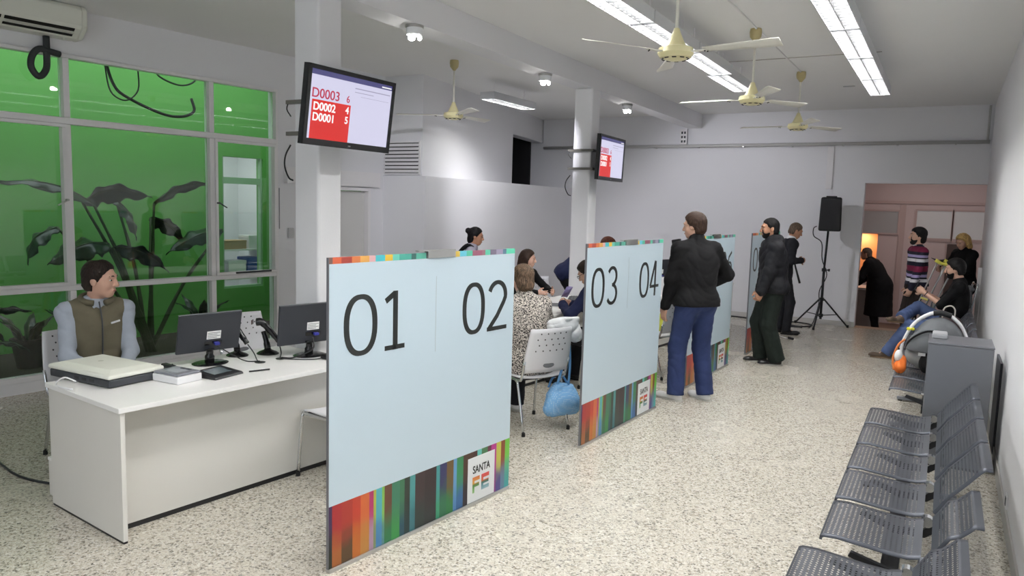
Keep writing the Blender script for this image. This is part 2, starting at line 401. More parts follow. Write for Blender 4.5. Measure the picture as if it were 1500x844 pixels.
# alcove behind the doorway (its floor lies a step lower)
mb = MB(); mb.box(-2.7, 1.3, YB + .2, 17.3, -.48, -.36)
struct(mb.build('floor_alcove', mat('alcove floor', srgb(120, 98, 84), .5, var=.1)), 'brown lower floor beyond the doorway', 'floor')
mb = MB(); mb.box(-1.155, .495, YB - .04, YB + .2, .0005, .004)
struct(mb.build('trim_4', mat('threshold strip', srgb(176, 150, 128), .5)), 'tan threshold strip in the doorway', 'trim')
mb = MB(); mb.box(-2.7, 1.3, YB + .2, 17.3, 2.9, 3.0)
struct(mb.build('ceiling_alcove', M_PINKW), 'ceiling of the alcove beyond the doorway', 'ceiling')
NX0, NX1, NZ0, NZ1 = -1.95, -1.17, .45, 1.47
mb = MB(); mb.box(-2.7, NX0, 17, 17.2, -.36, 2.9); mb.box(NX0, NX1, 17, 17.2, -.36, NZ0); mb.box(NX0, NX1, 17, 17.2, NZ1, 2.9); mb.box(NX1, 1.3, 17, 17.2, -.36, 2.9)
mb.box(-2.7, -2.6, YB + .2, 17, -.36, 2.9); mb.box(1.2, 1.3, YB + .2, 17, -.36, 2.9)
wa = struct(mb.build('wall_alcove', M_PINKW), 'pinkish wall of the alcove beyond the doorway', 'wall')
mb = MB(); mb.box(NX0 - .05, NX1 + .05, 17.6, 17.65, .3, 1.6); mb.box(NX0 - .1, NX0, 17.2, 17.6, .3, 1.6); mb.box(NX1, NX1 + .1, 17.2, 17.6, .3, 1.6); mb.box(NX0, NX1, 17.2, 17.6, .4, .45); mb.box(NX0, NX1, 17.2, 17.6, 1.47, 1.52)
struct(mb.build('wall_niche', mat('niche paint', srgb(232, 190, 150), .8)), 'warm lit niche wall beside the old man', 'wall')
mb = MB(); mb.box(-2.55, 1.15, 16.96, 16.998, 2.06, 2.11); mb.box(-.80, -.70, 16.97, 16.998, -.35, 2.05); mb.box(-.60, 1.1, 16.97, 16.998, 1.34, 1.38)
struct(mb.build('trim_5', mat('alcove moulding', srgb(190, 166, 160), .6)), 'horizontal moulding on the alcove wall', 'trim')
for i, (x0, x1, z0, z1) in enumerate([(-1.5, -.83, 1.47, 1.9), (-.5, .1, 1.40, 1.93), (.14, .75, 1.40, 1.93)]):
    wn = struct(thing('window_%d' % (i + 2), ['frosted panel on the alcove wall above the old man', 'frosted panel on the alcove wall above the striped sweater', 'frosted panel on the alcove wall above the blonde head'][i], 'window', ((x0 + x1) / 2, 16.99, z0)), None, None)
    wn['label'] = ['frosted panel on the alcove wall above the old man', 'frosted panel on the alcove wall above the striped sweater', 'frosted panel on the alcove wall above the blonde head'][i]; wn['category'] = 'window'
    hw = (x1 - x0) / 2; h = z1 - z0
    mb = MB(); mb.box(-hw, hw, -.012, 0, 0, h); mb.build('pane', M_FROST if i else mat('grey frosted glass', srgb(170, 168, 166), .4), wn)
    mb = MB()
    for b in [(-hw - .03, hw + .03, -.03, 0, -.03, -.0005), (-hw - .03, hw + .03, -.03, 0, h + .0005, h + .03), (-hw - .03, -hw - .0005, -.03, 0, 0, h), (hw + .0005, hw + .03, -.03, 0, 0, h)]: mb.box(*b)
    mb.build('frame', mat('alcove moulding', srgb(190, 166, 160), .6), wn)
mb = MB(); mb.box(.06, .4, 16.9, 16.96, -.35, 1.3)
tag(mb.build('dark_cupboard', mat('dark brown wood', srgb(76, 58, 52), .6)), 'dark brown cupboard front behind the blonde woman', 'cupboard')
mb = MB(); mb.box(-2.4, -.98, 15.7, 16.3, -.36, .40); cn = tag(mb.build('alcove_counter', mat('grey counter front', srgb(168, 164, 160), .6)), 'pale counter the old man in the long coat leans on', 'counter')
mb = MB(); mb.box(-2.42, -.95, 15.66, 16.34, .401, .44); mb.build('counter_top', M_TRIM, cn)
ds = thing('niche_downlight', 'small warm downlight glowing in the alcove niche', 'lamp', (-1.35, 17.4, 1.46))
mb = MB(); mb.lathe([(.035, 0), (.035, .009)], 12); mb.build('lens', mat('warm lamp', (1, .62, .3, 1), emit=25), ds)
mb = MB(); mb.lathe([(.05, -.002), (.05, .009), (.037, .009), (.037, -.002)], 16, cap=False); mb.build('ring', M_ALU, ds)
light('niche_light', 'AREA', (-1.5, 17.4, 1.44), 4.5, (-1.5, 17.4, 0), (1, .62, .34), size=.25)
light('alcove_light', 'AREA', (-.4, 15.4, 2.86), 12, (-.4, 15.4, 0), (1, .9, .86), size=.9)

# ------------------------------------------------------------------ window to the courtyard
win = thing('window_1', 'large white-framed window onto the green courtyard', 'window', tuple(W0 + WD * 1.06), kind='structure')
Mi = Matrix.Translation(-Vector(win.location)) @ MW
def bar(name, a, b, z0, z1, y0=-.03, y1=.07):
    mb = MB(); mb.box(a, b, y0, y1, z0, z1, Mi); return mb.build(name, M_TRIM, win, bevel=.006)
MX = [S0, .635, 2.10, S1]; T = .028
bar('frame_head', S0, S1, ZT - .035, ZT); bar('frame_sill', S0, S1, ZB, ZB + .05)
bar('frame_jamb', S0, S0 + .04, ZB + .051, ZT - .036); bar('frame_jamb', S1 - .03, S1, ZB + .051, ZT - .036)
RZ = [(.905, .955), (2.44, 2.50)]
for z0, z1 in RZ: bar('rail', S0 + .041, S1 - .031, z0, z1)
cells = [(ZB + .051, .904), (.956, 2.439), (2.501, ZT - .036)]
for x in MX[1:3]:
    for z0, z1 in cells: bar('mullion', x - T, x + T, z0, z1)
for ci, (z0, z1) in enumerate(cells):
    for k in range(3):
        a = MX[k] + (T if k else .04); b = MX[k + 1] - (T if k < 2 else .03)
        mb = MB(); mb.box(a + .0005, b - .0005, .03, .036, z0 + .0005, z1 - .0005, Mi); mb.build('pane', M_GLASS, win)
        if ci == 1 and k in (0, 2):
            mb = MB(); t = .03
            for q in [(a, b, z0, z0 + t), (a, b, z1 - t, z1), (a, a + t, z0 + t, z1 - t), (b - t, b, z0 + t, z1 - t)]: mb.box(q[0] + .001, q[1] - .001, -.045, .02, q[2] + .001, q[3] - .001, Mi)
            sash = mb.build('casement', M_TRIM, win)
            mb = MB(); xh = (b - .015 if k == 0 else a + .015); zz = 1.75
            mb.cyl(Mi @ Vector((xh, -.045, zz)), Mi @ Vector((xh, -.09, zz)), .01); mb.cyl(Mi @ Vector((xh, -.085, zz)), Mi @ Vector((xh + .09 * (1 if k else -1), -.085, zz - .05)), .007)
            mb.build('window_latch', M_DGREY if k else M_ALU, sash)
mb = MB(); mb.box(2.36, 2.83, -.055, -.046, .965, .985, Mi); mb.build('stay_bar', M_DGREY, win)
# courtyard: painted walls open to the sky
mb = MB()
cs0, cs1, cy = -3.2, 4.42, 1.95
OS0, OS1, OZ0, OZ1 = 3.43, 4.08, .55, 2.47
for a in [(cs0, OS0, 0, 4.6), (OS0, OS1, 0, OZ0), (OS0, OS1, OZ1, 4.6), (OS1, cs1, 0, 4.6)]: mb.box(a[0], a[1], cy - .15, cy, a[2] - .1, a[3], MW)
mb.box(cs0 - .12, cs0, .151, cy, -.1, 4.6, MW); mb.box(cs1, cs1 + .12, .151, cy, -.1, 4.6, MW)
struct(mb.build('wall_courtyard', M_GREENW), 'bright green painted courtyard wall outside the window', 'wall')
mb = MB(); mb.box(cs0, cs1, .151, cy - .151, -.1, .03, MW)
struct(mb.build('ground_courtyard', M_SOIL), 'dark soil bed of the courtyard', 'ground')
# room seen through the opposite window
mb = MB(); mb.box(OS0 - .9, OS1 + .9, cy + 1.6, cy + 1.7, 0, 3, MW); mb.box(OS0 - .9, OS0 - .8, cy, cy + 1.6, 0, 3, MW); mb.box(OS1 + .8, OS1 + .9, cy, cy + 1.6, 0, 3, MW); mb.box(OS0 - .9, OS1 + .9, cy, cy + 1.7, 2.9, 3, MW); mb.box(OS0 - .9, OS1 + .9, cy, cy + 1.7, -.1, 0, MW)
struct(mb.build('wall_opposite', M_WALL), 'white office wall seen through the courtyard opening', 'wall')
light('office_light', 'AREA', tuple(MW @ Vector((3.75, cy + .8, 2.85))), 14, tuple(MW @ Vector((3.75, cy + .8, 0))), (.93, .97, 1), size=.8)
w2 = thing('window_5', 'white transom window across the courtyard', 'window', tuple(MW @ Vector((3.755, cy - .1, OZ0))), kind='structure')
Mi2 = Matrix.Translation(-Vector(w2.location)) @ MW
mb = MB()
for q in [(OS0, OS1, OZ0, OZ0 + .03), (OS0, OS1, OZ1 - .03, OZ1), (OS0, OS0 + .03, OZ0 + .03, OZ1 - .03), (OS1 - .03, OS1, OZ0 + .03, OZ1 - .03), (OS0 + .03, OS1 - .03, 2.0, 2.09)]: mb.box(q[0] + .001, q[1] - .001, cy - .13, cy - .07, q[2] + .001, q[3] - .001, Mi2)
mb.build('frame', mat('pale green frame', srgb(150, 186, 150), .5), w2)
sh = thing('office_shelf', 'white office shelf across the courtyard holding boxes', 'shelf', tuple(MW @ Vector((3.9, cy + .55, 0))), ANG2 := math.atan2(WD.y, WD.x))
for z in (.62, 1.05):
    mb = MB(); mb.box(-.6, .6, -.18, .18, z - .02, z); mb.build('shelf_board', M_TRIM, sh)
for x in (-.58, .58):
    mb = MB(); mb.box(x - .02, x + .02, -.18, .18, 0, 1.3); mb.build('upright', M_TRIM, sh)
for i, (x, z, wd_, h, m, lb) in enumerate([(-.28, .6205, .34, .2, M_BLUEB, 'blue box at the left of the lower office shelf'), (.14, .6205, .3, .26, M_WPLAS, 'white box at the middle of the lower office shelf'), (.42, .6205, .2, .3, M_BLUEB, 'tall blue box at the right of the lower office shelf'),
        (-.32, 1.0505, .26, .16, M_BLUEB, 'blue box at the left of the upper office shelf'), (.1, 1.0505, .4, .13, mat('tan cardboard', srgb(178, 150, 112), .8), 'tan box at the middle of the upper office shelf'), (.42, 1.0505, .16, .2, M_WPLAS, 'white box at the right of the upper office shelf')]):
    bx = thing('storage_box', lb, 'box', tuple(MW @ Vector((3.9 + x, cy + .55, z))), math.atan2(WD.y, WD.x), 'boxes on the office shelf')
    mb = MB(); mb.box(-wd_ / 2, wd_ / 2, -.13, .13, 0, h * .8); mb.build('box_body', m, bx, bevel=.004)
    mb = MB(); mb.box(-wd_ / 2 - .004, wd_ / 2 + .004, -.134, .134, h * .8 + .0005, h); mb.build('lid', m, bx, bevel=.004)
# hanging cables in the courtyard
def wp(s, y, z): return tuple(MW @ Vector((s, y, z)))
mb = MB(); mb.tube([wp(1.45, .9, 3.25), wp(1.5, .85, 3.0), wp(1.6, .8, 2.87), wp(2.0, .8, 2.73), wp(2.25, .8, 2.72), wp(2.42, .82, 2.8), wp(2.44, .9, 2.95)], .016, 8, 5)
mb.tube([wp(1.42, .85, 3.2), wp(1.45, .8, 2.9), wp(1.6, .78, 2.82), wp(1.75, .8, 2.95), wp(1.78, .85, 3.2)], .008, 6, 5)
tag(mb.build('drooping_cable', M_RUB, smooth=True), 'thick black cable drooping across the upper green wall', 'cable')
mb = MB(); mb.tube([wp(1.93, .8, 3.25), wp(2.0, .8, 3.13), wp(2.24, .8, 3.07), wp(2.42, .8, 3.14), wp(2.5, .85, 3.3)], .010, 6, 5)
tag(mb.build('thin_cable', M_RUB, smooth=True), 'thin black cable sagging at the top of the middle pane', 'cable')
mb = MB(); mb.box(1.35, 1.75, .7, .95, 3.2, 3.26, MW)
tag(mb.build('cable_bracket', M_DGREY), 'dark bracket holding the courtyard cables above the pane', 'bracket')

# ------------------------------------------------------------------ courtyard plants
rnd = random.Random(4)
def leaf(parent, name, base, tip, width, droop, roll=0., seed=0, split=False):
    """broad leaf blade with a midrib fold, wavy edge and drooping tip; a stalk-less blade from base to tip"""
    a = Vector(base); b = Vector(tip); d = b - a; L = d.length; dx = d.normalized()
    side = dx.cross(Vector((0, 0, 1))); side = side.normalized() if side.length > .05 else Vector((0, 1, 0))
    up = side.cross(dx).normalized()
    side, up = side * math.cos(roll) + up * math.sin(roll), up * math.cos(roll) - side * math.sin(roll)
    r = random.Random(seed); ph = r.random() * 6
    def fn(u, v):
        t = u; x = 2 * v - 1
        wdt = width * (math.sin(PI * min(1, t * 1.02 + .04)) ** .7) * (1 - .25 * t)
        if split: wdt *= 1 - .22 * abs(math.sin(t * 17 + ph)) * (abs(x) > .7)
        arch = math.sin(PI * t) * droop - droop * .9 * t * t
        return tuple(a + dx * (L * t) + side * (x * wdt) + up * (arch - abs(x) * wdt * .45 + .035 * width * 4 * math.sin(t * 19 + ph + x) * abs(x)))
    mb = MB(); mb.grid(fn, 22, 8)
    o = mb.build(name, M_LEAF, parent, smooth=True, solid=.003)
    mb2 = MB(); mb2.tube([a + dx * (L * t) + up * (math.sin(PI * t) * droop - droop * .9 * t * t) for t in [i / 10 for i in range(11)]], [.012 * (1 - .085 * i) for i in range(11)], 6)
    mb2.build('midrib', M_STEM, o, smooth=True)
    return o
def big_plant(label, s, y, leaves, scale=1.):
    p = thing('leafy_plant', label, 'plant', wp(s, y, .03), 0, 'plants in the courtyard')
    off = Vector(p.location)
    for i, (s0, y0, z0, s1, y1, z1, wdt, dr, roll) in enumerate(leaves):
        b = Vector(wp(s0, y0, z0)) - off; t = Vector(wp(s1, y1, z1)) - off
        leaf(p, 'leaf', b, t, wdt, dr, roll, seed=i * 7 + int(s * 10), split=True)
        mb = MB(); mid = Vector((b.x * .45, b.y * .45, b.z * .55)); mb.tube([(rnd.uniform(-.04, .04), rnd.uniform(-.04, .04), -.002), mid, b], [.026, .02, .014], 7, 5)
        mb.build('stalk', M_STEM, p, smooth=True)
    return p
big_plant('tall dark plant with broad arching leaves behind the middle pane', 1.85, .85, [
    (1.24, .8, 1.70, .30, .7, 1.97, .13, .10, .5), (1.15, .85, 1.72, 1.80, .75, 1.86, .17, .14, .9), (1.90, .8, 1.72, 2.62, .75, 2.03, .11, .10, .8),
    (1.38, .8, 1.28, .72, .65, 1.16, .20, .10, .6), (1.40, .75, 1.24, 2.0, .7, 1.02, .16, .10, .7), (2.75, .8, 1.42, 2.0, .72, 1.20, .15, .08, .7),
    (1.55, .95, 1.75, 1.62, .6, 1.35, .12, .06, .3), (2.02, 1.1, 1.55, 2.5, 1.2, 1.3, .14, .08, .6), (1.0, 1.1, 1.45, .7, 1.25, 1.1, .15, .1, .6)])
big_plant('low dark plant at the foot of the left courtyard pane', .1, .75, [
    (.15, .75, .62, .55, .7, .68, .09, .06, .7), (.05, .75, .55, -.35, .7, .58, .09, .06, .7), (.12, .8, .5, .4, .9, .35, .08, .05, .6), (.05, .8, .45, -.2, .6, .35, .08, .05, .6), (.2, .7, .35, .5, .6, .3, .08, .05, .4)])
for i, (s, y, lb) in enumerate([(.62, .95, 'dark round plant pot on the courtyard soil by the left pane'), (1.12, 1.0, 'dark plant pot on the courtyard soil below the big leaves'), (2.55, .95, 'dark plant pot on the courtyard soil behind the near monitor')]):
    p = thing('plant_pot', lb, 'plant pot', wp(s, y, .03), 0, 'pots in the courtyard')
    mb = MB(); mb.lathe([(.11, 0), (.15, .26), (.165, .26), (.165, .3), (.14, .3), (.13, .24)], 18); auto(mb.build('pot', mat('dark clay', srgb(58, 52, 48), .8), p))
    for k in range(5):
        a = 2 * PI * k / 5 + i
        leaf(p, 'leaf', (0.05 * math.cos(a), .05 * math.sin(a), .25), (.3 * math.cos(a), .3 * math.sin(a), .55 + .05 * (k % 2)), .06, .05, .2, seed=k)

# ------------------------------------------------------------------ air conditioner
ac = thing('air_conditioner', 'cream wall air conditioner above the courtyard window', 'air conditioner', wp(.1, -.0, 3.19))
Ma = Matrix.Translation(-Vector(ac.location)) @ MW
prof = [(0, 3.19), (-.13, 3.195), (-.215, 3.27), (-.23, 3.30), (-.23, 3.44), (-.20, 3.475), (0, 3.475)]
def acbox(s0, s1, pr):
    mb = MB(); n = len(pr); vs = [(s0, y, z) for y, z in pr] + [(s1, y, z) for y, z in pr]
    mb.add(vs, [tuple(range(n)), tuple(range(2 * n - 1, n - 1, -1))] + [(i, n + i, n + (i + 1) % n, (i + 1) % n) for i in range(n)], Ma); return mb
acbox(-.55, .70, prof).build('body', M_CREAM, ac, bevel=.008)
acbox(.7005, .745, [(y * 1.03, z - .0) for y, z in prof]).build('end_cap', M_CREAM, ac, bevel=.012)
for (y0, z0, y1, z1, nm) in [(-.152, 3.211, -.168, 3.226, 'air_slot'), (-.196, 3.25, -.217, 3.272, 'air_outlet')]:
    for s0, s1 in [(-.5, .06), (.085, .64)]:
        ny, nz = -.0025, -.0022
        mb = MB(); mb.add([(s0, y0 + ny, z0 + nz), (s1, y0 + ny, z0 + nz), (s1, y1 + ny, z1 + nz), (s0, y1 + ny, z1 + nz)], [(0, 1, 2, 3)], Ma)
        mb.build(nm, mat('vent black', srgb(24, 22, 18), .9), ac, solid=.004)
for s0, s1 in [(-.5, .06), (.085, .64)]:
    mb = MB(); mb.box(s0, s1, -.2, -.172, 3.226, 3.232, Ma); mb.build('flap', M_CREAM, ac, bevel=.002)
mb = MB(); mb.cyl(Ma @ Vector((.6, -.09, 3.195)), Ma @ Vector((.6, -.09, 3.175)), .014); mb.build('drain_cap', M_CREAM, ac)
mb = MB(); mb.tube([wp(.47, -.05, 3.19), wp(.47, -.05, 3.02), wp(.46, -.05, 2.9), wp(.40, -.05, 2.83), wp(.34, -.05, 2.9), wp(.35, -.05, 3.0), wp(.41, -.05, 3.07), wp(.50, -.055, 3.06), wp(.58, -.05, 3.05)], .028, 10, 5)
tag(mb.build('insulated_hose', mat('dark insulation foam', srgb(52, 56, 58), .6), smooth=True), 'dark insulated hose looped below the air conditioner', 'hose')
# ================================================================== CEILING LIGHTS, FANS, SPOTS
def make_fixture():
    f = thing('fluorescent_light', 'x', 'ceiling light', (0, 0, 0), 0, 'louvred fluorescent lights')
    L, hw = 1.18, .108
    mb = MB()
    mb.box(-hw, hw, -L / 2, L / 2, .088, .094); mb.box(-hw, -hw + .004, -L / 2, L / 2, 0, .0879); mb.box(hw - .004, hw, -L / 2, L / 2, 0, .0879)
    mb.box(-hw + .0041, hw - .0041, -L / 2, -L / 2 + .004, 0, .0879); mb.box(-hw + .0041, hw - .0041, L / 2 - .004, L / 2, 0, .0879)
    mb.build('housing', mat('fixture housing', srgb(206, 208, 212), .4), f)
    for sx in (-1, 1):
        mb = MB(); mb.cyl((sx * .052, -L / 2 + .02, .043), (sx * .052, L / 2 - .02, .043), .0135, n=8); mb.build('tube', M_TUBE, f, smooth=True)
    mb = MB(); mb.box(-.003, .003, -L / 2 + .005, L / 2 - .005, .001, .034); mb.build('spine', M_SLAT, f)
    sl = MB(); sl.box(-hw + .005, hw - .005, -.0035, .0035, .001, .029); me = sl.mesh('slat'); me.materials.append(M_SLAT)
    for k in range(14):
        o = bpy.data.objects.new('slat', me); COL.objects.link(o); o.parent = f; o.location = (0, -L / 2 + (k + .5) * L / 14, 0)
    for y in (-.42, .42):
        mb = MB(); mb.cyl((0, y, .0945), (0, y, .255), .006, n=8); mb.build('hanger_rod', M_TRIM, f)
    return f
fx0 = make_fixture(); first = True
ords = ['farthest', 'second farthest', 'third farthest', 'fourth farthest', 'fifth farthest', 'sixth farthest', 'seventh farthest', 'eighth farthest', 'ninth farthest', 'tenth farthest']
def put_fixture(x, y, lb):
    global first
    o = fx0 if first else copy_tree(fx0); first = False
    o.location = (x, y, 3.22); o['label'] = lb; return o
for k in range(9): put_fixture(-.785, 9.40 - k * 1.2, ords[k] + ' louvred fluorescent light of the right-hand ceiling row')
for k in range(8): put_fixture(-2.135 - (.05 if k == 0 else 0), 8.62 - k * 1.2, ords[k] + ' louvred fluorescent light of the ceiling row behind the fans')
put_fixture(-5.45, 9.35, 'lone louvred fluorescent light beyond the columns near the louvre vent')

def make_fan(name='ceiling_fan'):
    f = thing(name, 'x', 'ceiling fan', (0, 0, 0), 0, 'ceiling fans')
    mb = MB(); mb.lathe([(.012, -.12), (.05, -.075), (.055, -.03), (.05, -.002)], 16); auto(mb.build('canopy', mat('brassy canopy', srgb(190, 176, 128), .35), f))
    mb = MB(); mb.cyl((0, 0, -.55), (0, 0, -.11), .011, n=10); mb.build('rod', M_FANW, f, smooth=True)
    mb = MB(); mb.lathe([(.018, .0), (.028, -.03), (.055, -.09), (.07, -.115)], 18, Tr(0, 0, -.48)); auto(mb.build('bell', M_FANC, f))
    mb = MB(); mb.lathe([(.075, 0), (.112, -.012), (.118, -.045), (.10, -.072), (.05, -.088), (.012, -.092)], 24, Tr(0, 0, -.596)); mo = auto(mb.build('motor', M_FANC, f))
    mb = MB()
    for k in range(10):
        a = 2 * PI * k / 10; mb.box(-.006, .006, -.014, .014, -.003, .003, Rz(a) @ Tr(.083, 0, -.596 - .079) @ Ry(.45))
    mb.build('vent_slots', M_BLK, mo)
    for k in range(3):
        M = Rz(2 * PI * k / 3)
        mb = MB(); mb.box(.105, .22, -.018, .018, -.640, -.634, M); b = mb.build('blade', M_FANW, f)
        b.name = 'blade_arm'
        mb = MB(); mb.grid(lambda u, v: (.19 + u * .49, (v - .5) * (.06 + .065 * u) * (1 if u < .93 else .8), -.630 - (v - .5) * (.016 + .012 * u)), 10, 3, M); mb.build('blade', M_FANW, f, smooth=True, solid=.004)
        mb = MB()
        for q in (.205, .215): mb.sphere(tuple(M @ Vector((q, -.012 if q < .21 else .012, -.642))), .006, 8, 5)
        mb.build('blade_screws', M_BLK, f)
    return f
fan0 = make_fan()
for i, (x, y, a, lb) in enumerate([(-1.63, 4.95, -5.2, 'nearest cream ceiling fan with its wide blade tip towards the viewer'), (-1.64, 7.25, 57.8, 'cream ceiling fan second from the viewer, under the middle of the hall'), (-1.62, 9.62, 55, 'farthest cream ceiling fan before the doorway beam'), (-5.13, 7.5, 205, 'cream ceiling fan beyond the columns near the louvre vent')]):
    o = fan0 if i == 0 else copy_tree(fan0)
    o.location = (x, y, CEIL); o.rotation_euler = (0, 0, math.radians(a)); o['label'] = lb
spot_t = [(-6.1, 9.3, .9), (-6.2, 11.2, .9), (-3.2, 13.3, 1.3)]
for i, (x, y) in enumerate([(-3.85, 5.05), (-3.89, 7.43), (-3.93, 9.97)]):
    f = thing('spotlight', ['bright twin spotlight under the beam nearest the viewer', 'twin spotlight under the beam in the middle', 'twin spotlight under the beam beside the farther wall screen'][i], 'spotlight', (x, y, 3.239), 0, 'spotlights under the beam')
    mb = MB(); mb.lathe([(.072, -.022), (.075, -.018), (.075, -.0005)], 24); auto(mb.build('base', M_ALU, f))
    mb = MB(); mb.lathe([(.066, -.075), (.068, -.0225), (.064, -.0225), (.062, -.075)], 24, cap=False); auto(mb.build('shade', mat('frosted lamp shade', srgb(236, 238, 240), .3), f))
    for k, (dx, dy) in enumerate([(-.012, -.02), (.03, .03)]):
        mb = MB(); mb.cyl((dx, dy, -.03), (dx, dy, -.085), .016, .02, 12); mb.build('lamp_holder', M_WPLAS, f)
        mb = MB(); mb.sphere((dx, dy, -.098), (.03, .03, .026) if k == 0 else (.017, .017, .018), 14, 8); mb.build('lamp', M_LAMP, f, smooth=True)
    light('spot_beam', 'SPOT', (x - .02, y, 3.10), SPOT_W * (1.0 if i < 2 else .8), spot_t[i], (.93, .92, 1.0), spot_size=(1.05 if i < 2 else 1.5), spot_blend=.8, shadow_soft_size=.03)

# ================================================================== NUMBERED SCREENS
def ribbon(mb, pts, wdt, y, closed=False, d=.0012):
    P = [Vector((p[0], 0, p[1])) for p in pts]; m = len(P); a = []; b = []
    for i in range(m):
        t = (P[(i + 1) % m] - P[(i - 1) % m]) if closed else (P[min(i + 1, m - 1)] - P[max(i - 1, 0)])
        t.normalize(); n = Vector((-t.z, 0, t.x)); ww = wdt * (.72 + .28 * abs(t.z)) / 2
        a.append(P[i] + n * ww); b.append(P[i] - n * ww)
    vs = []; fs = []
    for i in range(m): vs += [(a[i].x, y - d, a[i].z), (b[i].x, y - d, b[i].z), (b[i].x, y, b[i].z), (a[i].x, y, a[i].z)]
    for i in range(m if closed else m - 1):
        j = (i + 1) % m
        for k in range(4): fs.append((i * 4 + k, i * 4 + (k + 1) % 4, j * 4 + (k + 1) % 4, j * 4 + k))
    if not closed: fs += [(0, 1, 2, 3), (m * 4 - 1, m * 4 - 2, m * 4 - 3, m * 4 - 4)]
    mb.add(vs, fs)
def arc(cx, cz, rx, rz, a0, a1, n=20): return [(cx + rx * math.cos(math.radians(a0 + (a1 - a0) * i / n)), cz + rz * math.sin(math.radians(a0 + (a1 - a0) * i / n))) for i in range(n + 1)]
def digit(dg, x0, x1, z0, z1, y, parent):
    """thin rounded numerals drawn as strokes in the rectangle"""
    mb = MB(); S = .034; h = S / 2; xa, xb, za, zb = x0 + h, x1 - h, z0 + h * .75, z1 - h * .75; cx = (xa + xb) / 2; W = xb - xa; Hh = zb - za
    R = lambda pts, closed=False: ribbon(mb, pts, S, y, closed)
    if dg == '0': R([(cx + W / 2 * math.copysign(abs(math.cos(t)) ** .85, math.cos(t)), (za + zb) / 2 + Hh / 2 * math.copysign(abs(math.sin(t)) ** .85, math.sin(t))) for t in [2 * PI * i / 48 for i in range(48)]], True)
    elif dg == '1':
        xs = x0 + (x1 - x0) * .52; R([(xs, z0), (xs, z1)]); R([(x0, za), (x1, za)]); R([(x0 + .005, z1 - .05), (xs - .005, z1 - .012)])
    elif dg == '2': R(arc(cx, zb - W * .5, W / 2, W * .5, 160, -10, 18) + [(xb - W * .12, zb - Hh * .45), (cx, za + Hh * .27), (xa, za + .001)]); R([(x0, za), (x1, za)])
    elif dg == '3': R(arc(cx - .01, zb - Hh * .24, W / 2, Hh * .24, 150, -90, 18)); R(arc(cx - .01, za + Hh * .26, W / 2 + .008, Hh * .26, 90, -150, 18))
    elif dg == '4': R([(x0 + W * .7, z0), (x0 + W * .7, z1)]); R([(x0 + W * .66, z1), (x0 + .008, za + Hh * .27)]); R([(x0, za + Hh * .26), (x1, za + Hh * .26)])
    elif dg == '5': R([(xb, zb), (xa + .01, zb)]); R([(xa + .01, zb), (xa, za + Hh * .56)]); R(arc(cx - .01, za + Hh * .3, W / 2 + .005, Hh * .3, 125, -150, 18))
    elif dg == '6': R(arc(cx, za + Hh * .29, W / 2, Hh * .29, 0, 360, 30)[:-1], True); R([(xb - W * .1, zb), (xa + W * .28, zb - Hh * .2), (xa + .004, za + Hh * .4)])
    elif dg == '7': R([(x0, zb), (x1, zb)]); R([(xb, zb), (x0 + W * .35, z0)])
    elif dg == '8': R(arc(cx, zb - Hh * .23, W * .42, Hh * .23, 0, 360, 26)[:-1], True); R(arc(cx, za + Hh * .27, W / 2, Hh * .27, 0, 360, 26)[:-1], True)
    return mb.build('numeral', M_INK, parent)
def stripes(name, stops, zlo, zhi):
    """printed vertical colour stripes that blend into a second colour lower down (object coordinates, metres)"""
    m = bpy.data.materials.new(name); m.use_nodes = True; t = NT(m)
    tc = t.n('ShaderNodeTexCoord'); sx = t.n('ShaderNodeSeparateXYZ'); t.l(tc.outputs['Object'], sx.inputs[0])
    mp = t.n('ShaderNodeMapRange'); mp.inputs[1].default_value = -.02; mp.inputs[2].default_value = 1.5; t.l(sx.outputs[0], mp.inputs[0])
    rs = []
    for k in (1, 2):
        r = t.n('ShaderNodeValToRGB'); r.color_ramp.interpolation = 'CONSTANT'; e = r.color_ramp.elements
        while len(e) > 1: e.remove(e[-1])
        for i, s in enumerate(stops[:32]):
            p = max(0, (s[0] + .02) / 1.52)
            if i == 0: e[0].position = 0; e[0].color = s[k]
            else: q = e.new(p); q.color = s[k]
        t.l(mp.outputs[0], r.inputs[0]); rs.append(r)
    nz = t.n('ShaderNodeTexNoise'); nz.inputs['Scale'].default_value = 9; t.l(tc.outputs['Object'], nz.inputs['Vector'])
    mz = t.n('ShaderNodeMapRange', interpolation_type='SMOOTHSTEP'); mz.inputs[1].default_value = zlo; mz.inputs[2].default_value = zhi
    ad = t.n('ShaderNodeMath', operation='MULTIPLY_ADD'); ad.inputs[1].default_value = .18; t.l(nz.outputs['Fac'], ad.inputs[0]); t.l(sx.outputs[2], ad.inputs[2]); t.l(ad.outputs[0], mz.inputs[0])
    mx = t.n('ShaderNodeMix', data_type='RGBA'); t.l(mz.outputs[0], mx.inputs[0]); t.l(rs[1].outputs[0], mx.inputs[6]); t.l(rs[0].outputs[0], mx.inputs[7])
    t.l(mx.outputs[2], t.p.inputs['Base Color']); t.p.inputs['Roughness'].default_value = .35
    return m
c = srgb
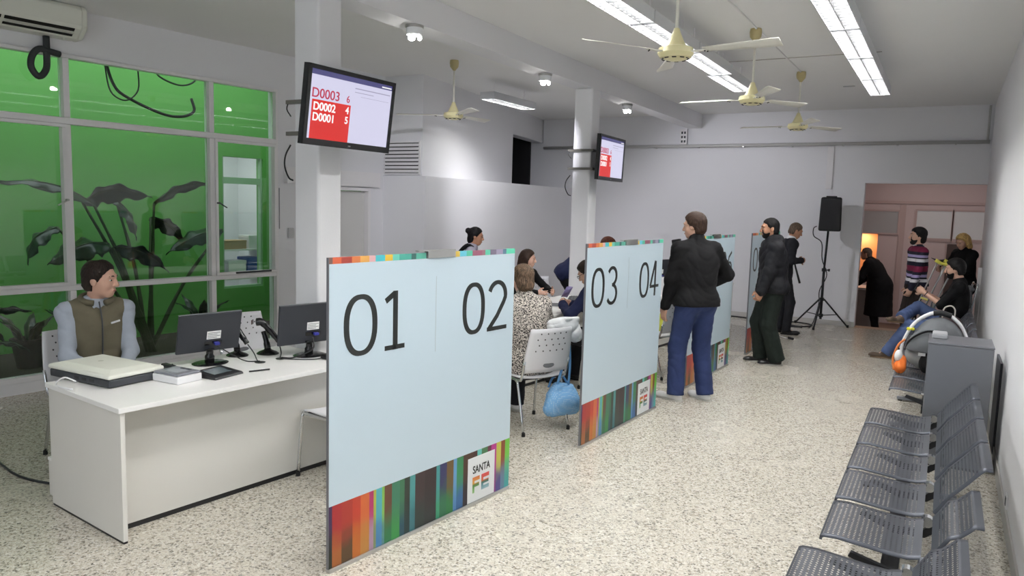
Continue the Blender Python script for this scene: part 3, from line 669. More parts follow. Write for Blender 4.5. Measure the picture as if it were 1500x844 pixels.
BOT = [(-.02, c(64, 36, 84), c(40, 50, 40)), (.02, c(176, 40, 44), c(190, 110, 50)), (.08, c(178, 52, 40), c(96, 70, 40)), (.15, c(200, 62, 40), c(216, 120, 40)), (.20, c(222, 110, 56), c(214, 150, 70)), (.26, c(190, 40, 110), c(200, 160, 190)), (.29, c(190, 200, 80), c(150, 170, 120)),
    (.31, c(90, 190, 200), c(84, 150, 210)), (.35, c(140, 200, 90), c(90, 150, 160)), (.37, c(110, 70, 50), c(44, 130, 80)), (.42, c(60, 130, 100), c(60, 160, 80)), (.48, c(58, 120, 84), c(40, 90, 110)), (.52, c(50, 60, 50), c(30, 60, 60)), (.56, c(80, 160, 160), c(60, 130, 140)), (.60, c(60, 44, 46), c(40, 56, 52)), (.68, c(48, 30, 34), c(34, 40, 44)),
    (.77, c(70, 160, 160), c(60, 170, 130)), (.80, c(48, 50, 100), c(40, 120, 80)), (.86, c(110, 84, 44), c(40, 130, 70)), (.92, c(110, 170, 220), c(90, 150, 210)), (.95, c(52, 140, 90), c(50, 110, 170)), (1.01, c(80, 52, 40), c(40, 30, 44)), (1.10, c(74, 40, 40), c(44, 34, 40)), (1.14, c(110, 210, 200), c(90, 180, 170)), (1.18, c(70, 130, 84), c(60, 110, 80)), (1.24, c(110, 40, 70), c(80, 40, 60)), (1.28, c(196, 56, 150), c(150, 60, 140)), (1.33, c(206, 204, 84), c(80, 70, 150)), (1.38, c(144, 70, 36), c(110, 150, 180)), (1.42, c(120, 206, 70), c(70, 190, 190))]
TOPB = [(-.02, c(120, 90, 84), 0), (.02, c(206, 98, 66), 0), (.07, c(160, 66, 56), 0), (.14, c(206, 120, 70), 0), (.19, c(222, 166, 90), 0), (.25, c(224, 176, 180), 0), (.29, c(80, 190, 200), 0), (.36, c(230, 190, 70), 0), (.41, c(110, 200, 184), 0), (.46, c(78, 166, 150), 0), (.55, c(60, 100, 96), 0), (.58, c(96, 180, 160), 0), (.66, c(80, 82, 84), 0), (.84, c(90, 150, 140), 0), (.90, c(220, 190, 90), 0), (.94, c(110, 200, 220), 0), (1.0, c(90, 190, 160), 0), (1.05, c(150, 90, 110), 0), (1.14, c(150, 110, 120), 0), (1.17, c(100, 200, 170), 0), (1.22, c(120, 110, 130), 0), (1.28, c(160, 150, 176), 0), (1.34, c(90, 120, 140), 0), (1.38, c(100, 210, 176), 0)]
TOPB = [(a, b, b) for a, b, _ in TOPB]
BOT = [(a, tuple(x * .78 for x in b[:3]) + (1,), tuple(x * .66 for x in d[:3]) + (1,)) for a, b, d in BOT]
M_BOT = stripes('printed colour stripes', BOT, .16, .34); M_TOPB = stripes('printed top stripes', TOPB, 0, 1)
M_PANEL = mat('pale blue frosted panel', srgb(196, 214, 225), .3, var=.012, vscale=2)
M_CARD = mat('white print card', srgb(226, 230, 232), .4)
def vgrad(name, stops, z0, z1):
    m = bpy.data.materials.new(name); m.use_nodes = True; t = NT(m); tc = t.n('ShaderNodeTexCoord'); sx = t.n('ShaderNodeSeparateXYZ'); t.l(tc.outputs['Object'], sx.inputs[0])
    mp = t.n('ShaderNodeMapRange'); mp.inputs[1].default_value = z0; mp.inputs[2].default_value = z1; t.l(sx.outputs[2], mp.inputs[0])
    r = t.n('ShaderNodeValToRGB'); e = r.color_ramp.elements
    while len(e) > 1: e.remove(e[-1])
    e[0].position = stops[0][0]; e[0].color = stops[0][1]
    for p, q in stops[1:]:
        x = e.new(p); x.color = q
    t.l(mp.outputs[0], r.inputs[0]); t.l(r.outputs[0], t.p.inputs['Base Color']); return m
M_F = vgrad('letter F print', [(0, c(150, 196, 130)), (.35, c(96, 150, 80)), (.5, c(70, 110, 60)), (.62, c(206, 150, 60)), (1, c(200, 110, 60))], .076, .174)
M_E = vgrad('letter E print', [(0, c(150, 180, 190)), (.3, c(90, 140, 150)), (.48, c(60, 100, 80)), (.6, c(206, 100, 60)), (1, c(206, 70, 80))], .076, .174)
def screen(A, B, nums, label):
    dx, dy = B[0] - A[0], B[1] - A[1]; L = 1.47
    s = thing('numbered_screen', label, 'partition', (A[0], A[1], 0), math.atan2(dy, dx), 'numbered screens between the counters')
    mb = MB(); mb.box(0, L, -.006, .006, .336, 1.519); mb.build('panel', M_PANEL, s)
    mb = MB(); mb.box(0, L, -.0062, .0062, .0205, .3355); mb.build('bottom_band', M_BOT, s)
    mb = MB(); mb.box(0, L, -.0062, .0062, 1.5195, 1.55); mb.build('top_band', M_TOPB, s)
    mb = MB(); mb.box(0, L, -.016, .016, 0, .02); mb.build('base_rail', M_ALU, s, bevel=.003)
    mb = MB(); mb.box(-.004, -.0003, -.0075, .0075, .0205, 1.55); mb.build('edge_strip', M_STEELG, s)
    mb = MB(); mb.box(.672, .896, -.014, -.0065, 1.521, 1.558); mb.box(.672, .896, .0065, .014, 1.521, 1.558); mb.box(.60, .896, -.014, .014, 1.5585, 1.564); mb.build('top_clamp', M_ALU, s)
    mb = MB(); mb.box(.746, .749, -.0068, -.0062, 1.0, 1.42); mb.build('divider_line', mat('grey print line', srgb(176, 188, 192), .5), s)
    for (dg, x0, x1) in [(nums[0][0], .09, .31), (nums[0][1], .362, .505 if nums[0][1] == '1' else .545), (nums[1][0], .975, 1.18), (nums[1][1], 1.205, 1.40)]: digit(dg, x0, x1, 1.056, 1.363, -.0062, s)
    mb = MB(); mb.box(1.055, 1.315, -.0078, -.0064, .022, .30); cd_ = mb.build('logo_card', M_CARD, s)
    Mt = Tr(1.10, -.0079, .198) @ Rx(PI / 2)
    text_mesh('lettering', 'SANTA', .066, M_INK, cd_, Mt, xs=.80, bold=.0012)
    mb = MB(); y0, y1 = -.0092, -.0079
    for b in [(1.10, 1.118, .076, .174), (1.1181, 1.168, .15, .174), (1.1181, 1.162, .112, .134)]: mb.box(b[0], b[1], y0, y1, b[2], b[3])
    mb.build('letter_f', M_F, cd_)
    mb = MB()
    for b in [(1.186, 1.204, .076, .174), (1.2041, 1.26, .15, .174), (1.2041, 1.256, .112, .134), (1.2041, 1.26, .076, .098)]: mb.box(b[0], b[1], y0, y1, b[2], b[3])
    mb.build('letter_e', M_E, cd_)
    return s
screen((-2.49, 2.63), (-2.32, 4.09), ('01', '02'), 'nearest pale blue numbered screen reading 01 and 02')
screen((-2.275, 5.09), (-2.19, 6.54), ('03', '04'), 'pale blue numbered screen reading 03 and 04')
screen((-2.19, 7.47), (-2.12, 8.92), ('05', '06'), 'pale blue numbered screen behind the man in the black sweater')
screen((-2.09, 9.72), (-2.03, 11.17), ('07', '08'), 'farthest pale blue screen behind the man in the black jacket')

# ================================================================== WALL SCREENS
def emis(name, col, s):
    
    m = mat(name, col, .25, emit=s); m.node_tree.nodes['Principled BSDF'].inputs['Base Color'].default_value = (.01, .01, .012, 1); return m
M_SCR = emis('screen lavender', srgb(226, 224, 250), .85); M_SCRR = emis('screen red', srgb(228, 40, 34), .9); M_SCRB = emis('screen navy bar', srgb(84, 82, 136), .8); M_SCRT = emis('screen red lettering', srgb(205, 40, 80), .8); M_SCRW = emis('screen white lettering', srgb(255, 255, 255), .95); M_SCRG = emis('screen grey lines', srgb(176, 172, 206), .8)
def tv(center, yaw, tilt, W, label, col):
    n = Vector((math.cos(yaw) * math.cos(tilt), math.sin(yaw) * math.cos(tilt), -math.sin(tilt))); r = Vector((-math.sin(yaw), math.cos(yaw), 0)); u = n.cross(r)
    o = thing('wall_screen', label, 'television', center, 0, 'queue screens on the columns')
    o.matrix_world = Matrix(((r.x, -n.x, u.x, center[0]), (r.y, -n.y, u.y, center[1]), (r.z, -n.z, u.z, center[2]), (0, 0, 0, 1)))
    Hh = W * .585; b = .028; w2, h2 = W / 2, Hh / 2
    mb = MB(); mb.box(-w2, w2, .001, .035, -h2, h2); mb.box(-w2 * .6, w2 * .6, .0351, .055, -h2 * .6, h2 * .6); mb.build('back_shell', M_BLK, o)
    mb = MB()
    for q in [(-w2, w2, h2 - b, h2), (-w2, w2, -h2, -h2 + b * 1.5), (-w2, -w2 + b, -h2 + b * 1.5, h2 - b), (w2 - b, w2, -h2 + b * 1.5, h2 - b)]: mb.box(q[0], q[1], -.012, .0005, q[2], q[3])
    bz = mb.build('bezel', M_BLKG, o)
    mb = MB(); mb.box(-.012, .012, -.0128, -.0121, -h2 + .014, -h2 + .022); mb.build('emblem', M_ALU, bz)
    x0, x1, z0, z1 = -w2 + b, w2 - b, -h2 + b * 1.5, h2 - b; sw, sh_ = x1 - x0, z1 - z0
    X = lambda a: x0 + sw * a
    Z = lambda a: z1 - sh_ * a
    mb = MB(); mb.box(x0, x1, -.003, .0008, z0, z1); sc = mb.build('display', M_SCR, o)
    def q(a0, a1, b0, b1, m, y=-.0036, nm='graphic'):
        mb = MB(); mb.box(X(a0), X(a1), y, -.0031, Z(b1), Z(b0)); return mb.build(nm, m, sc)
    q(0, 1, 0, .075, M_SCRB, nm='title_bar'); q(.035, .485, .43, 1, M_SCRR, nm='red_field')
    q(.86, .99, .035, .055, M_SCRW, -.004, 'title_print')
    for i, (a, e) in enumerate([(.52, .98), (.52, .76), (.6, .97)]): q(a, e, .15 + i * .06, .165 + i * .055, M_SCRG, -.0036, 'faint_print')
    def tx(s, a, bl, size, m, xs, bo): return text_mesh('lettering', s, size, m, sc, Tr(X(a), -.0045, Z(bl)) @ Rx(PI / 2), xs=xs, bold=bo)
    k = sh_
    tx('D0003', .022, .40, k * .195, M_SCRT, 1.12, .0006); tx('6', .425, .395, k * .15, M_SCRT, 1.0, .0004)
    tx('D0002', .05, .58, k * .165, M_SCRW, 1.05, .0016); tx('4', .425, .565, k * .15, M_SCRW, 1.0, .0014)
    tx('D0001', .05, .735, k * .165, M_SCRW, 1.05, .0016); tx('5', .425, .715, k * .15, M_SCRW, 1.0, .0014)
    # clamp bars round the column and the arm (world axes -> local)
    Mi = o.matrix_world.inverted(); cx_, cy_ = col
    for zz in (2.50, 2.28):
        mb = MB()
        for yy in (cy_ - .135, cy_ + .135): mb.box(cx_ - .17, cx_ + .16, yy - .012, yy + .012, zz - .014, zz + .014, Mi)
        mb.box(cx_ + .122, cx_ + .15, cy_ - .122, cy_ + .122, zz - .014, zz + .014, Mi)
        mb.build('clamp_bar', mat('bracket steel', srgb(128, 126, 120), .4, metal=.6), o)
        mb = MB(); mb.box(cx_ + .151, center[0] - .06, cy_ - .05, cy_ + .05, zz - .012, zz + .012, Mi); mb.build('arm', M_DGREY, o)
    mb = MB(); mb.tube([Mi @ Vector(p) for p in [(cx_ - .135, cy_ - .135, 2.20), (cx_ - .19, cy_ - .13, 2.13), (cx_ - .20, cy_ - .13, 2.05), (cx_ - .16, cy_ - .13, 1.97), (cx_ - .12, cy_ - .127, 1.95)]], .006, 6, 5)
    mb.tube([Mi @ Vector(p) for p in [(cx_ - .15, cy_ - .14, 2.50), (cx_ - .16, cy_ - .145, 2.45), (cx_ - .13, cy_ - .135, 2.40)]], .005, 6, 4)
    mb.build('hanging_cable', M_BLK, o, smooth=True)
    return o
tv((-3.595, 4.018, 2.425), math.radians(.38), math.radians(7.19), .87, 'nearer black wall screen showing a red queue list', COLS[0])
tv((-3.57, 8.616, 2.405), math.radians(3.2), math.radians(2.16), .90, 'farther black wall screen on the second column', COLS[1])

# ================================================================== DESKS AND WHAT STANDS ON THEM
RZD = PI / 2 - ANG
def desk(loc, L, label, nose=0):
    d = thing('counter_desk', label, 'desk', loc, RZD, 'white counter desks')
    mb = MB(); mb.box(0, L, 0, .85, .702, .73); mb.build('desk_top', M_DESK, d, bevel=.003)
    for x in (.012, L - .037):
        mb = MB(); mb.box(x, x + .025, .012, .835, .012, .7015); mb.build('end_panel', M_DESKF, d, bevel=.002)
        mb = MB(); mb.box(x + .002, x + .023, .014, .83, 0, .0118); mb.build('plinth_foot', M_BLK, d)
    mb = MB(); mb.box(.0375, L - .0375, .18, .198, .03, .7015); mb.build('front_panel', M_DESKF, d)
    mb = MB(); mb.box(.05, L - .05, .183, .195, .0, .0298); mb.build('panel_foot', M_BLK, d)
    return d
dk = desk((-3.575, 2.27, 0), 1.64, 'long white counter desk nearest the viewer with the scanner on it')
desk((-3.50, 5.40, 0), 2.95, 'white counter desk between the screens with papers on it')
desk((-3.06, 8.78, 0), 2.9, 'white counter desk farthest along, behind the screens')
def on_desk(o): return o
Mdi = (Matrix.Translation((-3.575, 2.27, 0)) @ Rz(RZD)).inverted()
for (x, y) in [(-3.885, 3.464), (-3.866, 3.63)]:
    p = Mdi @ Vector((x, y, .73)); mb = MB(); mb.lathe([(.034, .7302), (.036, .733), (.03, .7345), (.006, .7345)], 18, Tr(p.x, p.y, 0)); auto(mb.build('grommet', M_BLK, dk))
dp = thing('low_box', 'low white box on the floor at the left end of the near desk', 'box', (-4.33, 2.62, 0), RZD)
mb = MB(); mb.box(-.2, .2, -.05, .21, .004, .22); mb.build('body', M_DESKF, dp, bevel=.004)
mb = MB(); mb.box(-.203, .203, -.053, .213, .2205, .24); mb.build('lid', M_DESK, dp, bevel=.003)
mb = MB(); mb.box(-.19, .19, -.04, .2, 0, .0038); mb.build('base', M_BLK, dp)
# flatbed scanner : near corner (-3.99,2.43), long side across the desk
sc = thing('flatbed_scanner', 'cream flatbed scanner on the left end of the near desk', 'scanner', (-4.265, 2.64, .7305), RZD + math.radians(8))
mb = MB(); mb.box(-.17, .17, -.28, .28, .004, .05); mb.build('base', M_DGREY, sc, bevel=.008)
mb = MB(); n_ = 9
prof = [(-.175, -.285), (.175, -.285), (.175, .285), (-.175, .285)]
mb.box(-.178, .178, -.288, .288, .0515, .078); ld = mb.build('lid', M_CREAM, sc, bevel=.012, seg=3)
mb = MB(); mb.add([(-.165, -.275, .0785), (.165, -.275, .0785), (.165, .275, .0785), (-.165, .275, .0785), (-.12, -.22, .093), (.12, -.22, .093), (.12, .22, .093), (-.12, .22, .093)], [(0, 1, 5, 4), (1, 2, 6, 5), (2, 3, 7, 6), (3, 0, 4, 7), (4, 5, 6, 7), (3, 2, 1, 0)]); mb.build('lid_crown', M_CREAM, ld, bevel=.006)
mb = MB(); mb.lathe([(.016, .0932), (.014, .0945), (.002, .0945)], 16, Tr(.0, .05, 0)); mb.build('lid_badge', mat('pale badge', srgb(200, 200, 188), .4), ld)
for y in (-.12, -.05, .02):
    mb = MB(); mb.box(-.1715, -.1701, y - .02, y + .02, .02, .038); mb.build('port', M_BLK, sc)
for (px, py) in [(-.13, -.24), (.13, -.24), (-.13, .24), (.13, .24)]:
    mb = MB(); mb.cyl((px, py, 0), (px, py, .0039), .012); mb.build('foot', M_RUB, sc)
mb = MB(); mb.tube([(-4.18, 2.41, .76), (-4.20, 2.36, .79), (-4.25, 2.345, .765), (-4.27, 2.35, .739), (-4.20, 2.34, .736), (-4.12, 2.35, .736)], .005, 6, 5)
tag(mb.build('white_cable', M_WPLAS, smooth=True), 'white plug cable looping at the scanner corner', 'cable')
# fingerprint reader
fr_ = thing('fingerprint_reader', 'small white box reader with a grey top beside the scanner', 'reader', (-3.88, 2.835, .7305), RZD + .15)
mb = MB(); mb.box(-.085, .085, -.11, .11, 0, .045); mb.build('body', M_WPLAS, fr_, bevel=.006)
mb = MB(); mb.box(-.082, .082, -.107, .107, .0455, .06); tp = mb.build('top', mat('mid grey plastic', srgb(128, 130, 138), .4), fr_, bevel=.008)
mb = MB(); mb.box(-.05, .03, -.06, .05, .0603, .062); mb.build('glass_plate', mat('pale glass plate', srgb(186, 190, 198), .1), tp)
for k in range(2):
    mb = MB(); mb.box(.045, .062, -.05 + k * .05, -.02 + k * .05, .0603, .0625); mb.build('key', M_DGREY, tp)
# webcam with spread foot behind the reader
wc = thing('webcam', 'tiny black webcam lying behind the fingerprint reader', 'webcam', (-4.16, 2.98, .7305), RZD)
mb = MB(); mb.box(-.03, .03, -.055, .055, 0, .012); mb.build('foot', M_BLK, wc, bevel=.003)
mb = MB(); mb.box(-.02, .02, -.06, .06, .0125, .035); mb.build('body', M_BLK, wc, bevel=.008)
mb = MB(); mb.cyl((.0205, 0, .024), (.026, 0, .024), .009); mb.build('lens', M_BLKG, wc)
# signature pad
sp = thing('signature_pad', 'black signature pad with a pen in front of the near monitor', 'signature pad', (-3.80, 3.06, .7305), RZD + .2)
mb = MB(); mb.add([(-.115, -.1, 0), (.115, -.1, 0), (.115, .1, 0), (-.115, .1, 0), (-.11, -.09, .016), (.11, -.09, .016), (.11, .09, .034), (-.11, .09, .034)], [(3, 2, 1, 0), (4, 5, 6, 7), (0, 1, 5, 4), (1, 2, 6, 5), (2, 3, 7, 6), (3, 0, 4, 7)]); mb.build('body', M_BLK, sp, bevel=.006)
mb = MB(); mb.box(-.075, .065, -.05, .055, .0, .0015, Tr(0, 0, .0262) @ Rx(.0997)); mb.build('pad_display', mat('lcd grey', srgb(96, 108, 112), .15), sp)
pn = tag(MB().cyl((-3.71, 3.22, .736), (-3.66, 3.34, .736), .005).build('stylus', M_BLK, smooth=True), 'black stylus lying beside the signature pad', 'pen')
def monitor(loc, rz, tilt, label, W=.425, H=.262, cz=.205):
    m = thing('monitor', label, 'monitor', loc, rz, 'black computer monitors')
    M = Tr(0, 0, cz) @ Rx(tilt)
    mb = MB(); mb.box(-W / 2, W / 2, -.004, .016, -H / 2, H / 2, M); sh = mb.build('shell', M_DGREY if 0 else mat('charcoal monitor plastic', srgb(44, 47, 53), .45, bump=.05, bscale=500), m, bevel=.006)
    mb = MB(); mb.box(-W / 2 + .015, W / 2 - .015, .0162, .0175, -H / 2 + .02, H / 2 - .015, M); mb.build('display', M_BLKG, m)
    mb = MB(); mb.box(-W / 2 - .001, W / 2 + .001, .002, .014, H / 2 + .0003, H / 2 + .004, M); mb.build('rim', mat('monitor rim', srgb(110, 112, 116), .3), m)
    mb = MB(); mb.box(-.02, .075, -.0054, -.0042, -.045, .01, M); lb = mb.build('label_sticker', M_PAPER, m)
    mb = MB()
    for k in range(4): mb.box(-.015, .07 - .02 * (k % 2), -.006, -.0055, -.004 - k * .011, -.001 - k * .011, M)
    mb.build('label_print', M_DGREY, lb)
    mb = MB(); mb.box(-.03, .085, -.0075, -.0042, -.085, -.06, M); mb.build('port_recess', M_BLKG, m)
    mb = MB(); mb.box(.03, .062, -.03, -.0076, -.082, -.066, M); mb.build('vga_plug', mat('blue plug', srgb(50, 54, 150), .5), m)
    mb = MB(); mb.tube([(0, .006, cz - H / 2 + .02), (0, .004, .08), (0, .01, .012)], [.03, .022, .03], 12, 6); mb.build('neck', M_BLKG, m, smooth=True)
    mb = MB(); mb.lathe([(.115, 0), (.118, .005), (.1, .011), (.02, .014)], 28, Matrix.Diagonal((1, .82, 1, 1))); auto(mb.build('stand_base', M_BLKG, m))
    return m
monitor((-4.11, 3.25, .7305), math.radians(78), math.radians(13), 'near black monitor seen from behind, with a white sticker')
monitor((-3.80, 3.83, .7305), math.radians(76), math.radians(6), 'second black monitor, half hidden by the 01 screen', W=.47, H=.28, cz=.225)
monitor((-3.36, 10.0, .7305), math.radians(72), math.radians(6), 'black monitor far down beside the man in the black sweater', W=.485, H=.29, cz=.25)
def barcode(loc, rz, label, lean=1):
    b = thing('barcode_scanner', label, 'barcode scanner', loc, rz, 'barcode scanners on stands')
    mb = MB(); mb.lathe([(.075, 0), (.077, .006), (.06, .018), (.028, .03), (.02, .04)], 24, Matrix.Diagonal((1, .85, 1, 1))); auto(mb.build('stand_base', M_BLKG, b))
    mb = MB(); mb.tube([(0, 0, .035), (-.012, 0, .1), (-.03, 0, .16)], [.022, .018, .016], 10, 5); mb.build('stand_post', M_BLKG, b, smooth=True)
    mb = MB(); mb.tube([(.075, 0, .09), (.045, 0, .13), (-.0, 0, .185), (-.04, 0, .225), (-.075, 0, .225)], [.017, .02, .022, .026, .028], 12, 6); h = mb.build('reader_gun', M_BLKG, b, smooth=True)
    mb = MB(); mb.box(-.106, -.1005, -.022, .022, .21, .24); mb.build('read_window', mat('dark red window', srgb(60, 14, 16), .1), h)
    return b
barcode((-4.17, 3.52, .7305), math.radians(18), 'barcode scanner leaning on its stand right behind the near monitor')
barcode((-4.06, 3.69, .7305), math.radians(35), 'upright barcode scanner on its stand left of the second monitor')
def cable(name, pts, r, m, label, sub=6): 
    mb = MB(); mb.tube(pts, r, 6, sub); return tag(mb.build(name, m, smooth=True), label, 'cable')
cable('reader_cable', [(-4.095, 3.545, .815), (-4.03, 3.54, .765), (-3.93, 3.48, .7365), (-3.89, 3.465, .738)], .004, M_BLK, 'black cable from the leaning barcode scanner to the desk hole')
cable('video_cable', [(-4.03, 3.24, .86), (-3.99, 3.33, .79), (-3.97, 3.42, .7365), (-3.89, 3.46, .7385)], .004, M_BLK, 'black cable from the near monitor to the desk hole')
cable('reader_cable', [(-4.0, 3.735, .815), (-3.94, 3.70, .755), (-3.88, 3.635, .738)], .004, M_BLK, 'black cable from the upright barcode scanner to the desk hole')
cable('video_cable', [(-3.74, 3.80, .87), (-3.70, 3.76, .80), (-3.80, 3.69, .7385), (-3.865, 3.63, .739)], .005, M_BLK, 'black cable from the second monitor to the desk hole')
cable('video_cable', [(-3.64, 3.80, .737), (-3.66, 3.73, .7365), (-3.76, 3.65, .7365), (-3.84, 3.60, .739)], .004, M_BLK, 'black cable lying flat below the second monitor')
cable('scanner_cable', [(-4.08, 2.72, .75), (-4.05, 2.82, .7365), (-4.10, 2.92, .7365), (-4.15, 2.95, .7365)], .004, M_BLK, 'black cable between the scanner and the webcam')
cable('floor_cable', [(-7.0, 1.6, .008), (-6.4, 2.2, .008), (-5.8, 2.6, .008), (-5.0, 2.5, .008), (-4.5, 2.6, .008)], .008, M_BLK, 'black cable lying on the floor left of the near desk')
dv = thing('desk_device', 'small black device beside the second monitor base', 'device', (-3.60, 3.84, .7305), RZD)
mb = MB(); mb.box(-.06, .06, -.05, .05, 0, .03); mb.build('body', M_BLK, dv, bevel=.006)
mb = MB(); mb.box(-.05, .05, -.03, .04, .0303, .036); mb.build('top_plate', M_BLKG, dv)
# papers, keyboard and tray on the middle desk
for i, (x, y, a, lb) in enumerate([(-3.62, 6.95, .3, 'white sheet of paper on the middle desk in front of the seated man'), (-3.83, 7.30, -.2, 'white sheet of paper on the middle desk behind the seated man'), (-3.62, 7.62, .1, 'white sheet of paper lying near the grey folder')]):
    mb = MB(); mb.box(-.105, .105, -.148, .148, 0, .0015); tag(mb.build('paper_sheet', M_PAPER, loc=(x, y, .7305), rz=a), lb, 'paper', 'papers on the middle desk')
fd = thing('document_folder', 'grey folder stack lying on the middle desk', 'folder', (-3.55, 7.32, .7305), .4)
mb = MB(); mb.box(-.16, .16, -.12, .12, 0, .022); mb.build('sheets', M_PAPER, fd)
mb = MB(); mb.box(-.165, .165, -.125, .125, .0225, .027); mb.build('cover', M_GREYC, fd)
kb = thing('keyboard', 'black keyboard on the middle desk by the bending man', 'keyboard', (-3.72, 8.02, .7305), RZD + .5)
mb = MB(); mb.box(-.22, .22, -.07, .07, 0, .018); mb.build('case', M_BLK, kb, bevel=.004)
mb = MB()
for r in range(4):
    for k in range(14): mb.box(-.205 + k * .0295, -.181 + k * .0295, -.055 + r * .028, -.032 + r * .028, .0182, .024)
mb.build('keys', M_DGREY, kb)['kind'] = 'stuff'
pt = thing('paper_tray', 'stack of white papers in a tray below the far monitor', 'paper tray', (-3.15, 9.45, .7305), RZD)
for k in range(3):
    mb = MB(); mb.box(-.15, .15, -.11, .11, k * .07, k * .07 + .006); mb.build('tray_shelf', M_WPLAS, pt)
    mb = MB(); mb.box(-.14, .14, -.10, .10, k * .07 + .0063, k * .07 + .035); mb.build('paper_stack', M_PAPER, pt)
for sx in (-1, 1):
    mb = MB(); mb.box(sx * .152 - .003, sx * .152 + .003, -.11, .11, 0, .2); mb.build('tray_side', M_WPLAS, pt)
ws = thing('camera_stand', 'small black camera on a slim grey stand above the far monitor', 'camera', (-3.30, 10.45, .7305))
mb = MB(); mb.lathe([(.07, 0), (.07, .01), (.015, .016)], 16); mb.build('stand_base', M_STEELG, ws)
mb = MB(); mb.tube([(0, 0, .014), (0, 0, .3), (.02, 0, .52)], .012, 8, 4); mb.build('stand_post', mat('pale grey post', srgb(190, 190, 192), .4), ws, smooth=True)
mb = MB(); mb.box(-.06, .06, -.04, .04, -.07, .07, Tr(.02, 0, .6) @ Ry(-.2)); mb.build('camera_body', M_BLK, ws, bevel=.01)
mb = MB(); mb.cyl((.09, -.0, .6), (.115, 0, .605), .02); mb.build('lens', M_BLKG, ws)

# ================================================================== CHAIRS
M_SEATP = mat('white chair shell', srgb(226, 226, 230), .35)
def make_chair():
    c_ = thing('stacking_chair', 'x', 'chair', (0, 0, 0), 0, 'white stacking chairs')
    def sfn(u, v):
        x = (u - .5) * .45; y = -.21 + v * .43; z = .445 + .02 * (2 * u - 1) ** 2 - .012 * math.sin(PI * v) - .03 * max(0, v - .85) / .15
        return (x * (1 - .08 * v), y, z)
    mb = MB(); mb.grid(sfn, 10, 10); mb.build('seat', M_SEATP, c_, smooth=True, solid=.012)
    mb = MB(); mb.box(-.19, .19, -.17, .17, .425, .4345); mb.build('seat_pan', M_BLK, c_)
    def bfn(u, v):
        x = (u - .5) * (.44 - .05 * v * v); z = .50 + .36 * v; y = -.215 - .075 * v - .03 * (1 - (2 * u - 1) ** 2) - .01
        return (x, y, z)
    mb = MB(); mb.grid(bfn, 12, 10); bk = mb.build('backrest', M_SEATP, c_, smooth=True, solid=.012)
    mb = MB()
    for r in range(4):
        for k in range(5):
            u = .2 + k * .15 + (.05 if r % 2 else 0) - .02; v = .5 + r * .13; x, y, z = bfn(u, v)
            for s_ in (.0068, -.0068): mb.sphere((x, y + s_, z), (.007, .0014, .007), 8, 4)
    mb.build('perforations', M_DGREY, bk)['kind'] = 'stuff'
    mb = MB(); x, y, z = bfn(.5, .16)
    for s_ in (.0075, -.0075): mb.sphere((x, y + s_, z), (.055, .002, .022), 18, 6)
    mb.build('hand_hole', mat('hole grey', srgb(110, 112, 116), .6), bk)
    for sx in (-1, 1):
        mb = MB(); mb.tube([(sx * .22, .23, .012), (sx * .215, .19, .41), (sx * .21, .15, .43), (sx * .21, -.15, .43), (sx * .213, -.21, .46), (sx * .215, -.25, .60)], .011, 8, 4); mb.build('side_frame', M_CHROME, c_, smooth=True)
        mb = MB(); mb.tube([(sx * .22, -.27, .012), (sx * .214, -.16, .40), (sx * .21, -.13, .418)], .011, 8, 4); mb.build('leg', M_CHROME, c_, smooth=True)
        for yy in (.23, -.27):
            mb = MB(); mb.cyl((sx * .22, yy, 0), (sx * .22, yy, .03), .015, .0135); mb.build('foot_cap', M_RUB, c_)
    mb = MB(); mb.cyl((-.2, -.1, .418), (.2, -.1, .418), .008); mb.build('crossbar', M_CHROME, c_, smooth=True)
    return c_
chair0 = make_chair(); cfirst = True
def chair(x, y, fx, fy, label):
    global cfirst
    o = chair0 if cfirst else copy_tree(chair0); cfirst = False
    o.location = (x, y, 0); o.rotation_euler = (0, 0, math.atan2(fy, fx) - PI / 2); o['label'] = label; return o
chair(-2.9, 5.42, -.88, .46, 'white perforated chair under the woman in the knitted cardigan')
chair(-2.82, 7.0, -.99, .1, 'white chair under the seated man with glasses')
chair(-3.33, 3.70, -.99, .1, 'white chair pulled up to the near desk behind the 01 screen')
chair(-4.74, 4.25, .99, -.12, 'empty white perforated chair behind the near desk between the monitors')
chair(-5.02, 3.02, .95, -.1, 'white chair under the clerk in the olive vest')
chair(-4.42, 8.95, .9, -.2, 'white chair back standing between the smiling woman and the bending man')
chair(-4.66, 8.15, .98, -.2, 'white chair under the brown-haired woman behind the middle desk')
chair(-2.72, 7.95, -.95, .2, 'white chair with chrome legs between the 04 screen and the black sweater')

